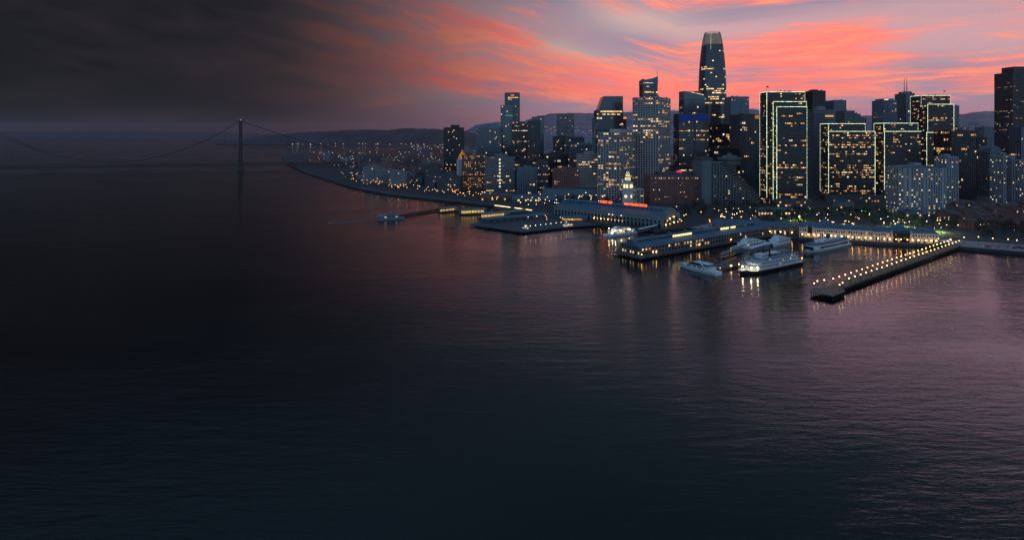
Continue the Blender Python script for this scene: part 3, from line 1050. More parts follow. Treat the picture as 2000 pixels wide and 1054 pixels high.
# apartment slabs
APT = dict(style='punched', wall=mat('apartment_concrete', (0.30, 0.33, 0.36), 0.8, var=.12), glass=GLASS_K, fh=3.0, bw=3.3, sh=1.1, pw=1.3, tone=(3, 6, 4, 2))
r_, w, h = tower('apartment_slab', 'broad pale apartment slab with many warm lit windows facing the park', 1731, 1846, 328, 790, 26, 0, lit=.46, rows=.0, seed=81, **APT)
for k, u in enumerate((-.36, -.27, 0.06, .10, .44)):
    MB().box(w * u - 1.6, w * u + 1.6, -14.2, -13.2, 0, h + .4).build('stair_pier', APT['wall'], r_)
rf = MB()
rf.loft([[(-w / 2 - 1, y, h + .2)] + [(-w / 2 - 1 + (w + 2) * u / 12, y, h + .5 + 2.6 * math.sin(math.pi * u / 12)) for u in range(13)] + [(w / 2 + 1, y, h + .2)] for y in (-14.6, 14.2)])
rf.build('curved_roof', ROOF_BL, r_)
MB().box(-4, 5, -5, 8, h + 2.6, h + 6).build('machine_house', APT['wall'], r_)
tower('apartment_slab', 'narrow pale apartment tower half hidden behind the broad slab', 1826, 1871, 306, 868, 24, 3, lit=.26, rows=0, seed=82, **APT)
r_, w, h = tower('apartment_slab', 'pale apartment tower with two lit window columns near the right edge', 1934, 1981, 303, 880, 24, 3, lit=.28, rows=0, seed=83, **APT)
MB().box(-w * .16, w * .22, -13.3, -12.4, 0, h - 4).build('blank_wall', CONC_D, r_)
tower('apartment_slab', 'pale apartment tower cut off by the right edge', 1980, 2040, 313, 860, 24, 3, lit=.34, rows=0, seed=84, **APT)

# left-hand group beyond the clock tower
r_, w, h = tower('residential_tower', 'tall slim dark residential tower at the far left of the skyline', 986, 1015, 181, 1650, 34, 0, style='glass', wall=CONC_D, glass=GLASS, lit=.05, rows=.03, seed=91)
MB().box(-w * .3, w * .4, -17.9, -17.5, h - 15, h - 13).build('lit_band', WIN[1], r_)
r_, w, h = tower('residential_tower', 'blue-grey residential tower joined in front of the tall slim one', 978, 1001, 206, 1560, 30, 0, style='glass', wall=CONC_B, glass=GLASS_B, lit=.05, rows=0, seed=92)
MB().box(-w * .1, w * .5, -15.9, -15.4, h - 27, h - 26).build('green_light_band', emit('green_band_light', (0.05, .9, .15), .9, False), r_)
tower('residential_tower', 'dark wide block right of the tall slim tower', 1000, 1034, 241, 1480, 34, 3, style='grid', wall=CONC_D, glass=GLASS_K, lit=.06, rows=.05, seed=93)
tower('residential_tower', 'dark block with dotted lit windows left of the pale blue slab', 1031, 1055, 236, 1440, 28, 0, style='punched', wall=CONC_D, glass=GLASS_K, lit=.14, rows=0, seed=94)
tower('residential_tower', 'pale blue slab against the hills', 1039, 1062, 228, 1700, 28, 0, style='glass', wall=CONC_B, glass=GLASS_B, lit=.03, rows=0, seed=95)
tower('residential_tower', 'two-toned residential tower with reddish side against the hills', 1088, 1121, 223, 1620, 36, 0, style='punched', wall=CONC_G, glass=GLASS, lit=.1, rows=0, seed=96)
tower('residential_tower', 'low dark block in front of the two-toned tower', 1080, 1113, 266, 1420, 30, 3, style='grid', wall=CONC_D, glass=GLASS_K, lit=.13, rows=0, seed=97)
tower('residential_tower', 'teal glass block with a column of lights left of the shorter grid tower', 1104, 1141, 268, 1330, 30, 2, style='glass', wall=CONC_B, glass=GLASS_B, lit=.09, rows=0, seed=98)
r_, w, h = tower('residential_tower', 'blue-grey tower with a shallow domed roof', 931, 979, 250, 1450, 36, 0, style='fins', wall=CONC_B, glass=GLASS, lit=.05, rows=0, seed=99)
MB().loft([[(-w / 2 * (1 - 1.0 * u / 3) - 0, -17 + 4 * u, h + (0, 6, 9, 10.5)[u]), (w / 2 * (1 - .5 * u / 3), -17 + 4 * u, h + (0, 6, 9, 10.5)[u]), (w / 2 * (1 - .5 * u / 3), 17 - 4 * u, h + (0, 6, 9, 10.5)[u]), (-w / 2 * (1 - .5 * u / 3), 17 - 4 * u, h + (0, 6, 9, 10.5)[u])] for u in range(4)]).build('domed_roof', CONC_B, r_)
tower('residential_tower', 'lone dark square tower with a set-back top left of the skyline', 867, 906, 249, 1400, 40, 6, style='grid', wall=DARK, glass=GLASS_K, lit=.07, rows=0, seed=100)
r_, w, h = tower('office_block', 'old masonry block glowing with amber windows', 903, 949, 303, 1130, 34, 0, style='punched', wall=BRICK, glass=GLASS_K, lit=.5, rows=.25, seed=101, tone=(8, 3, 0, 3), bw=3.4)
d = 1140
cx, cy, w, h = site(893, 913, 312, d, 16)
root = thing('crowned_tower', 'small old tower with a golden floodlit stepped crown', 'building', (cx, cy, BZ))
mass(root, 0, 0, w, 16, h, style='punched', wall=CREAM, glass=GLASS_K, lit=.08, rows=.0, seed=102)
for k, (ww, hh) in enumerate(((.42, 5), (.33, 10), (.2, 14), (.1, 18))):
    MB().prism([(-w * ww, -16 * ww), (w * ww, -16 * ww), (w * ww, 16 * ww), (-w * ww, 16 * ww)], h + (0, 5.02, 10.02, 14.02)[k], h + hh).build('crown_tier', emit('golden_stone_light', (1.0, 0.46, 0.10), .33, False, .6), root)  # floodlighting put in as a glow of the stone tiers themselves
for i, row in enumerate([
    ('office_block', 'grey blank-sided block with a vertical strip of lights', 947, 1005, 305, 1090, 34, CONC_G, GLASS, 'bands', .05),
    ('office_block', 'dark mid-rise with a lit top sign behind low waterfront roofs', 1003, 1050, 312, 1180, 34, CONC_D, GLASS_K, 'bands', .06),
    ('office_block', 'blue-grey fluted mid-rise above the low teal roofs', 1010, 1048, 328, 1050, 26, CONC_B, GLASS, 'fins', .03),
    ('office_block', 'narrow dark mid-rise with orange window columns', 1046, 1070, 317, 1060, 26, CONC_D, GLASS_K, 'punched', .16),
    ('office_block', 'wide black mid-rise with two lit floors', 1060, 1110, 300, 1200, 30, DARK, GLASS_K, 'glass', .12),
    ('office_block', 'brown mid-rise with warm windows beside the banded white block', 1080, 1130, 330, 1010, 26, BRICK, GLASS_K, 'punched', .22),
    ('office_block', 'white horizontally banded block left of the shorter grid tower', 1126, 1170, 300, 1020, 30, CONC, GLASS, 'bands', .09),
    ('office_block', 'dark tall mid-rise behind the banded white block', 1112, 1168, 282, 1250, 30, CONC_B, GLASS, 'grid', .08),
    ('office_block', 'dark mid-rise left of the amber lit block', 866, 897, 338, 1150, 26, CONC_D, GLASS_K, 'punched', .14),
    ('office_block', 'dim broad block under the lone dark square tower', 812, 868, 340, 1260, 34, CONC_D, GLASS_K, 'bands', .05),
    ('office_block', 'dim low block nearest the bridge approach', 745, 812, 346, 1300, 34, CONC_D, GLASS_K, 'bands', .03),
    ('office_block', 'dark block filling behind the hotel and brown masonry', 1310, 1372, 325, 1010, 30, CONC_D, GLASS_K, 'bands', .05),
    ('office_block', 'dark block between hotel and revolving restaurant', 1384, 1445, 290, 1030, 30, DARK, GLASS_K, 'glass', .06),
    ('office_block', 'dark block beside the foot of the second outlined tower', 1690, 1740, 345, 1010, 30, CONC_D, GLASS_K, 'bands', .07),
    ('office_block', 'dark mid-rise in the gap right of the square black tower', 1890, 1935, 320, 1060, 30, CONC_D, GLASS_K, 'punched', .10),
]):
    nm, lb_, a, c, yt, dd_, dep, wl, gl, st, lt = row
    r_, w, h = tower(nm, lb_, a, c, yt, dd_, dep, 3, style=st, wall=wl, glass=gl, lit=lt, rows=.05, seed=200 + i)
    if i == 0:
        s_ = MB()
        for k in range(9):
            s_.box(-w * .02, w * .03, -18.2, -17.6, h - 8 - k * 6.2, h - 5 - k * 6.2)
        s_.build('strip_light', WIN[2], r_, 'stuff')


# ------------------------------------------------------------------ far city
rnd = random.Random(77)
far_meshes = []
for k in range(10):
    mb = MB()
    w, dp, h = rnd.uniform(18, 46), rnd.uniform(16, 30), rnd.choice((9, 12, 14, 18, 22, 30))
    mb.box(-w / 2, w / 2, -dp / 2, dp / 2, -.5, h, 0)
    mb.box(-w * .2, w * .25, -dp * .2, dp * .3, h, h + 3, 0)
    nb, nf = int(w / 4), int(h / 3.6)
    for i in range(nb):
        for j in range(nf):
            if rnd.random() < .10:
                x, z = -w / 2 + i * 4 + 1, j * 3.6 + 1
                mb.quad((x, -dp / 2 - .1, z), (x + 2.2, -dp / 2 - .1, z), (x + 2.2, -dp / 2 - .1, z + 1.8), (x, -dp / 2 - .1, z + 1.8), rnd.choice((1, 2, 4)))
    far_meshes.append(mb.mesh('far_block', [rnd.choice((CONC_D, CONC_G, BRICK, CONC_B)), *WIN]))
spots = []
for k in range(110):                                      # hazy flats left of the skyline
    px = rnd.uniform(600, 930)
    py = rnd.uniform(281, 352)
    if px < 800 and (282 < py < 300):
        continue
    if px < 690 and py > 318 - (px - 600) * -.25:
        continue
    spots.append((px, py, 0))
for k in range(34):                                       # sheds and blocks behind the southern shore road
    u = rnd.random()
    spots.append((690 + 200 * u, 352 + 24 * u - rnd.uniform(0, 14), 0))
for k in range(70):                                       # low streets seen between the towers
    spots.append((rnd.uniform(930, 1170), rnd.uniform(306, 372), 0))
for k in range(60):
    spots.append((rnd.uniform(1250, 1990), rnd.uniform(335, 382), 0))
for px, py, hz in spots:
    q = G(px, py, 3)
    o = link('far_block', rnd.choice(far_meshes), loc=(q.x, q.y, 3.0))
    o.rotation_euler = (0, 0, rnd.uniform(-.5, .5))
    s_ = rnd.uniform(.7, 1.25)
    o.scale = (s_, s_, s_ * rnd.uniform(.8, 1.2))
    lab = ('dim low city block on the hazy flats left of the lone dark square tower' if px < 868 else
           'dim low city block squeezed among the towers left of the clock tower' if px < 1200 else
           'dim low city block behind the waterfront towers right of the clock tower')
    tag(o, lab, 'building', 'low blocks of the dim city')

# scattered lights of the hillside suburbs, one hazy mass
fl = MB()
for k in range(900):
    if k < 430:
        px, py = rnd.uniform(570, 900), rnd.triangular(262, 350, 272)
        if px < 800 and 283 < py < 297:
            continue
        if px < 660 and py > 300:
            continue
        d = min(D(py, 8), 6200)
        z = 8
        sz = d / F * .95
        q = Vector(((px - 1000) / F * d, d, z + 4))
    else:
        px, py = rnd.uniform(1050, 2000), rnd.uniform(247, 262)
        d = rnd.uniform(2000, 2900)
        q = P(px, py, d)
        if q.z < 6:
            q.z = 6
        sz = d / F * .6
    fl.ball((q.x, q.y, q.z), sz * .5, 4, 2, rnd.choice((0, 0, 1)))
o = fl.build('distant_city_light', [L_DIM, emit('dim_white_light', (.8, .9, .85), 2.2, False)], kind='stuff')
o['label'] = 'sprinkle of tiny lights over the hazy hills and flats'
o['category'] = 'city lights'

# ------------------------------------------------------------------ suspension bridge on the left
BB = G(470, 330)
BA = BB + 555.0 * Vector((0.972, 0.235, 0))
# BA shore anchorage, BB first tower
bdir = (BB - BA).normalized()
bang = math.atan2(bdir.y, bdir.x)
root = thing('suspension_bridge', 'long dim suspension bridge crossing the bay on the far left', 'bridge', (BB.x, BB.y, 0), bang)
zd = HC - (318 - HY) * BB.y / F
zt = HC - (236 - HY) * BB.y / F
back = (BA - BB).length
SPAN = 704.0
BR = mat('dimmed_bridge_grey', (0.035, 0.036, 0.04), 0.6, var=.15)  # near-black, so the dimness over the bridge is in its colour
MB().box(-back, SPAN * 3, -9, 9, zd - 1.2, zd).build('upper_deck', BR, root)
MB().box(-back, SPAN * 3, -9, 9, zd - 9.2, zd - 8.2).build('lower_deck', BR, root)
tr = MB()
n = int((back + SPAN * 3) / 12)
for i in range(n):
    x = -back + i * 12
    for y in (-9.2, 9.2):
        tr.bar((x, y, zd - 8.6), (x + 12, y, zd - .6), .35, 4)
        tr.bar((x + 12, y, zd - 8.6), (x + 12, y, zd - .6), .3, 4)
tr.build('truss', BR, root, 'stuff')
for tx in (0.0, SPAN):
    tw = MB()
    for y in (-11, 11):
        tw.prism([(tx - 3.6, y - 2.6), (tx + 3.6, y - 2.6), (tx + 3.6, y + 2.6), (tx - 3.6, y + 2.6)], -3, zt, top=[(tx - 2.4, y - 2), (tx + 2.4, y - 2), (tx + 2.4, y + 2), (tx - 2.4, y + 2)])
    zz = [zd - 12, zd + 24, zd + 46, zt - 3]
    for a, c in zip(zz[:-1], zz[1:]):
        tw.bar((tx, -11, a), (tx, 11, c), .9, 4)
        tw.bar((tx, 11, a), (tx, -11, c), .9, 4)
        tw.bar((tx, -11, c), (tx, 11, c), 1.2, 4)
    tw.build('bridge_tower', BR, root)
    MB().box(tx - 9, tx + 9, -17, 17, -3, 7).build('tower_footing', CONC_D, root)
    MB().ball((tx, 0, zt + 3), .7, 6, 4).build('tower_beacon', L_DIM, root)
for y in (-10.5, 10.5):
    cb = MB()
    pts = []
    for i in range(13):
        u = i / 12
        pts.append((-back + back * u, y, zd + 2 + (zt - zd - 2) * (u ** 1.7)))
    for i in range(1, 33):
        u = i / 16 - 0
        x = SPAN * u
        uu = (u % 1.0) if i % 16 else 1.0
        pts.append((x, y, zd + 6 + (zt - zd - 6) * (2 * uu - 1) ** 2))
    for a, c in zip(pts[:-1], pts[1:]):
        cb.bar(a, c, .5, 4)
    cb.build('main_cable', BR, root)
    hg = MB()
    for a in pts[1:]:
        hg.bar(a, (a[0], y, zd), .15, 3)
    hg.build('hanger', BR, root, 'stuff')
# ------------------------------------------------------------------ ferry terminal hall with clock tower
ax = Vector((0.76, -0.65, 0)).normalized()            # along the hall, left to right in the photo
pp = Vector((0.65, 0.76, 0)).normalized()             # from the water to the street
near = Vector((172, 678, 3))
LEN, WID = 152.0, 48.0
org = near - ax * LEN
root = thing('terminal_hall', 'long dark arcaded ferry terminal hall along the water with arched end front', 'building', (org.x, org.y, 3.0), math.atan2(ax.y, ax.x))
EH = 12.5
FW = mat('terminal_stone', (0.20, 0.23, 0.25), .8, var=.12)
MB().box(.6, LEN - .6, .6, WID - .6, -.2, EH).build('glazing', GLASS_K, root)
na = 30
for i in range(na + 1):
    x = i * LEN / na
    MB().box(x - .9, x + .9, -.35, .9, 0, EH - .6).build('arcade_pier', FW, root)
for i in range(na):
    x0, x1 = i * LEN / na + .9, (i + 1) * LEN / na - .9
    mb = MB()
    seg = 8
    xm, rr = (x0 + x1) / 2, (x1 - x0) / 2
    arc = [(xm - rr * math.cos(math.pi * k / seg), 6.6 + rr * math.sin(math.pi * k / seg)) for k in range(seg + 1)]
    for k in range(seg):
        (xa, za), (xb, zb) = arc[k], arc[k + 1]
        mb.quad((xa, -.2, za), (xb, -.2, zb), (xb, -.2, 10.0), (xa, -.2, 10.0))
    mb.box(x0, x1, -.2, .5, 10.0, EH - .6)
    mb.box(x0, x1, -.2, .5, 4.0, 4.9)
    mb.build('arch', FW, root)
MB().box(-.5, LEN + .5, -.9, WID + .5, EH - .6, EH + .8).build('cornice', FW, root)
rm = MB()
rm.loft([[(x, .4, EH + .8), (x, 15, EH + 4.4), (x, 16, EH + 7.4), (x, WID - 16, EH + 7.4), (x, WID - 15, EH + 4.4), (x, WID - .4, EH + .8)] for x in (.4, LEN - .4)])
rf = rm.build('roof', ROOF_BL, root)
sk = MB()
for i in range(24):
    x = 6 + i * 5.9
    sk.box(x, x + 3.6, 15.0, 15.6, EH + 5.0, EH + 6.8)
sk.build('skylight', GLASS, rf, 'stuff')
# arched end front facing right
e = LEN
for k in range(5):
    y = 3 + k * (WID - 6) / 4
    MB().box(e - .5, e + .9, y - 2.0, y + 2.0, -.1, EH - .7).build('end_pier', FW, root)
MB().box(e - .5, e + .5, 0, WID, EH - 4.2, EH - .62).build('end_wall', FW, root)
gb = MB()
gb.add([(e + .3, 8, EH + .8), (e + .3, WID - 8, EH + .8), (e + .3, WID - 12, EH + 5.5), (e + .3, WID / 2, EH + 8.5), (e + .3, 12, EH + 5.5),
        (e - 1.5, 8, EH + .8), (e - 1.5, WID - 8, EH + .8), (e - 1.5, WID - 12, EH + 5.5), (e - 1.5, WID / 2, EH + 8.5), (e - 1.5, 12, EH + 5.5)],
       [(0, 1, 2, 3, 4), (9, 8, 7, 6, 5), (0, 5, 6, 1), (1, 6, 7, 2), (2, 7, 8, 3), (3, 8, 9, 4), (4, 9, 5, 0)])
gb.build('end_gable', FW, root)
for (y, z, m) in ((8.2, 2.6, L_LANTERN), (18.7, 2.6, L_STREET), (29.2, 3.0, L_LANTERN), (40, 2.6, L_STREET), (18.7, 8.6, L_LANTERN), (29.2, 9.6, L_LANTERN)):
    MB().ball((e + 1.6, y, z), .45).build('lantern', m, root)
for i in range(12):
    x = 52 + i * 5.0
    if rnd.random() < .8:
        MB().ball((x, -2.0, 3.2), .34).build('lantern', rnd.choice((L_LANTERN, L_STREET, L_LANTERN)), root)
for x in (83, 88, 100):
    MB().ball((x, -1.2, 9.5), .36).build('lantern', L_WHITE, root)
# quay under the hall
MB().prism([(org - pp * 14 - ax * 8).xy, (near - pp * 14 + ax * 4).xy, (near + pp * 50 + ax * 4).xy, (org + pp * 50 - ax * 8).xy], -2, 2.96).build('quay', CONC_D, kind='structure')

cT = Vector((149, 758, 3.0))
root = thing('clock_tower', 'slender pale clock tower with lit clock faces and a stepped lantern top', 'tower', tuple(cT), math.atan2(ax.y, ax.x))
TWM = mat('tower_stone', (0.46, 0.52, 0.56), .75, var=.1)
MB().prism([(-5.4, -5.4), (5.4, -5.4), (5.4, 5.4), (-5.4, 5.4)], 0, 38, top=[(-4.9, -4.9), (4.9, -4.9), (4.9, 4.9), (-4.9, 4.9)]).build('shaft', TWM, root)
for (nx, ny) in ((0, -1), (-1, 0), (1, 0), (0, 1)):
    tx, ty = -ny, nx
    cf = MB()
    rin = [(nx * 5.35 + tx * 2.0 * math.cos(R(a)), ny * 5.35 + ty * 2.0 * math.cos(R(a)), 28.0 + 2.0 * math.sin(R(a))) for a in range(0, 360, 24)]
    rou = [(p[0] - nx * .5, p[1] - ny * .5, p[2]) for p in rin]
    cf.loft([rou, rin])
    c_ = cf.build('clock_face', L_CLOCK, root)
    for ang, ln_ in ((60, 1.5), (200, 1.0)):
        MB().bar((nx * 5.45, ny * 5.45, 28), (nx * 5.45 + tx * ln_ * math.cos(R(ang)), ny * 5.45 + ty * ln_ * math.cos(R(ang)), 28 + ln_ * math.sin(R(ang))), .12, 4).build('clock_hand', DARK, c_)
    for k in (-1, 1):
        lo = MB()
        cx, cy = nx * 5.05 + tx * k * 1.9, ny * 5.05 + ty * k * 1.9
        lo.box(cx - 1.3 * abs(tx) - .2 * abs(nx), cx + 1.3 * abs(tx) + .2 * abs(nx), cy - 1.3 * abs(ty) - .2 * abs(ny), cy + 1.3 * abs(ty) + .2 * abs(ny), 38.6, 43.4)
        lo.build('belfry_opening', L_CLOCK, root)
bf = MB()
for sx in (-1, 0, 1):
    for sy in (-1, 0, 1):
        if sx or sy:
            bf.box(sx * 4.3 - .65, sx * 4.3 + .65, sy * 4.3 - .65, sy * 4.3 + .65, 38, 44)
bf.box(-5.4, 5.4, -5.4, 5.4, 37.6, 38.4)
bf.box(-5.5, 5.5, -5.5, 5.5, 44, 45.6)
bf.box(-3.9, 3.9, -3.9, 3.9, 38.3, 44.1)
bf.build('belfry', TWM, root)
for (r0, r1, za, zb) in ((4.2, 4.0, 45.6, 48.0), (3.0, 2.9, 48.0, 53.0), (2.2, 2.0, 53.0, 57.0), (1.5, 1.3, 57, 59.5)):
    MB().cyl((0, 0), r0, r1, za, zb + .02, 12).build('upper_tier', TWM, root)
for za, rr, n_, hh in ((48.6, 3.0, 8, 3.4), (53.4, 2.2, 8, 2.8), (57.3, 1.5, 6, 1.6)):
    for k in range(n_):
        a = 2 * math.pi * k / n_ + .2
        MB().bar((rr * math.cos(a), rr * math.sin(a), za), (rr * math.cos(a), rr * math.sin(a), za + hh), .55 * rr / 2.6, 5).build('lantern_opening', L_CLOCK, root)
MB().loft([[(1.4 * math.cos(R(a)) * q, 1.4 * math.sin(R(a)) * q, 59.5 + z) for a in range(0, 360, 36)] for q, z in ((1, 0), (.85, .9), (.4, 1.7), (.1, 2.1))]).build('cupola', TWM, root)
MB().cyl((0, 0), .14, .06, 61.4, 67.5, 5).build('flagpole', STEEL, root)
tl = bpy.data.lights.new('tower_floodlight', 'POINT')
tl.energy = 5200
tl.color = (.50, .80, 1.0)
tl.shadow_soft_size = .4
for (x, y) in ((-3, -17), (-17, -3), (9, -16)):
    fx = MB().box(x - .6, x + .6, y - .4, y + .4, 15.0, 15.8).build('floodlight', DARK, root)
    lo = bpy.data.objects.new('flood', tl)
    COL.objects.link(lo)
    lo.parent = fx
    lo.location = (x, y, 19.0)


def roof_sign(text, label, px, py, width):
    cu = bpy.data.curves.new('sign_text', 'FONT')
    cu.body = text
    cu.extrude = .08
    cu.size = 5.0
    cu.offset = .08
    o = bpy.data.objects.new('tmp', cu)
    COL.objects.link(o)
    bpy.context.view_layer.update()
    me = bpy.data.meshes.new_from_object(o.evaluated_get(bpy.context.evaluated_depsgraph_get()))
    bpy.data.objects.remove(o)
    me.materials.clear()
    me.materials.append(L_NEON)
    xs = [v.co.x for v in me.vertices]
    k = width / (max(xs) - min(xs))
    base = org + pp * 15.0
    kx = (px - 1000) / F          # where the sign line along the hall meets this sight line
    u = (kx * base.y - base.x) / (ax.x - kx * ax.y)
    q = base + ax * u
    r = thing('roof_sign', label, 'sign', (q.x, q.y, 3 + EH + 7.5), math.atan2(ax.y, ax.x))
    l_ = link('letters', me, r)
    l_.rotation_euler = (R(90), 0, 0)
    l_.scale = (k, k, 1)
    l_.location = (0, 0, .5)
    fr = MB()
    for i in range(int(width / 2.4) + 1):
        fr.bar((i * 2.4, .5, -3.4), (i * 2.4, .5, 5), .08, 4)
    fr.bar((0, .5, .2), (width, .5, .2), .09, 4)
    fr.bar((0, .5, 4.4), (width, .5, 4.4), .09, 4)
    fr.build('sign_frame', DARK, r)


roof_sign('PORT OF', 'red neon sign reading PORT OF on the terminal roof', 1172, 400, 17.5)
roof_sign('SAN FRANCISCO', 'red neon sign reading SAN FRANCISCO on the terminal roof', 1219, 405, 31.0)

# ------------------------------------------------------------------ piers and sheds
def pile_rows(root, x0, x1, y0, y1, step, ztop, r=.28):
    mb = MB()
    n_ = max(1, int((x1 - x0) / step))
    for i in range(n_ + 1):
        x = x0 + (x1 - x0) * i / n_
        for y in (y0, (y0 + y1) / 2, y1):
            mb.cyl((x, y), r, r, -2.5, ztop, 6)
    mb.build('pile', TIMBER, root, 'stuff')


def frame(a, c):
    """origin a, local x towards c, local y to the left of it"""
    d_ = (c - a)
    return math.atan2(d_.y, d_.x), Vector((d_.x, d_.y)).length


# long pier with a two-storey shed
A, C_ = G(1251, 508), G(1505, 463.5)
ang, L1 = frame(A, C_)
root = thing('pier_shed', 'long low pier shed with a clerestory roof, running out from the shore', 'building', (A.x, A.y, 0), ang)
WD = 30.0
MB().box(-2, L1, -1.5, WD + 1.5, 1.2, 2.4).build('pier_deck', CONC_D, root)
pile_rows(root, -1, L1, -.8, WD + .8, 5.5, 1.3, .35)
SHED = mat('shed_wall', (0.16, 0.14, 0.135), .85, var=.2, scale=.3)
MB().box(3.5, L1 - 4, 2.5, WD - 2.5, 2.4, 10.2).build('glazing', GLASS_K, root)
nb = 44
for i in range(nb + 1):
    x = 3.5 + (L1 - 7.5) * i / nb
    MB().box(x - .75, x + .75, 2.0, 3.2, 2.4, 10.0).build('shed_pier', SHED, root)
    MB().box(x - .75, x + .75, WD - 3.2, WD - 2.0, 2.4, 10.0).build('shed_pier', SHED, root)
for z0_, z1_ in ((2.4, 3.6), (5.9, 7.2), (9.1, 10.4)):
    MB().box(3.2, L1 - 3.8, 2.12, WD - 2.12, z0_, z1_).build('wall_band', SHED, root)
for i in range(8):
    MB().box(3.0, 4.2, 3.2 + i * 3.2, 4.6 + i * 3.2, 2.4, 10.0).build('shed_pier', SHED, root)
r2 = MB()
r2.loft([[(x, 1.4, 10.4), (x, 11, 13.0), (x, 11.2, 15.2), (x, 15, 16.0), (x, 18.8, 15.2), (x, 19, 13.0), (x, WD - 1.4, 10.4)] for x in (2.2, L1 - 3)])
rf = r2.build('roof', ROOF_BL, root)
rnd = random.Random(12)
cl = MB()
dk = MB()
for i in range(64):
    x = 8 + (L1 - 20) * i / 64
    u = i / 64
    on = .26 < u < .42 or .66 < u < .80
    (cl if on and rnd.random() < .9 else dk).box(x, x + 2.1, 10.95, 11.05, 13.3, 14.9)
cl.build('clerestory_light', L_STRIP, rf, 'stuff')
dk.build('clerestory_pane', GLASS, rf, 'stuff')
lw = MB()
for i in range(nb):
    for z0_, z1_ in ((3.7, 5.8), (7.3, 9.0)):
        x = 3.5 + (L1 - 7.5) * i / nb
        u = i / nb
        pr = .75 if u < .14 else (.45 if .2 < u < .5 else .16)
        if rnd.random() < pr * (.9 if z0_ > 5 else .55):
            lw.quad((x + 1, 2.44, z0_), (x + 3.2, 2.44, z0_), (x + 3.2, 2.44, z1_), (x + 1, 2.44, z1_), rnd.choice((0, 1, 1)))
for i in range(7):
    if i not in (1, 4):
        y = 4.7 + i * 3.2
        lw.quad((3.44, y + 1.6, 3.8), (3.44, y, 3.8), (3.44, y, 5.8), (3.44, y + 1.6, 5.8), 1)
lw.build('lit_window', WIN, root, 'stuff')
for x in (1, 20, 80, 130):
    MB().ball((x, -.4, 5), .3).build('lantern', L_LANTERN, root)

# roof vents on the shed
for i in range(6):
    MB().box(30 + i * 24, 33 + i * 24, 14, 16.5, 15.8, 17.3).build('roof_vent', STEEL, root)


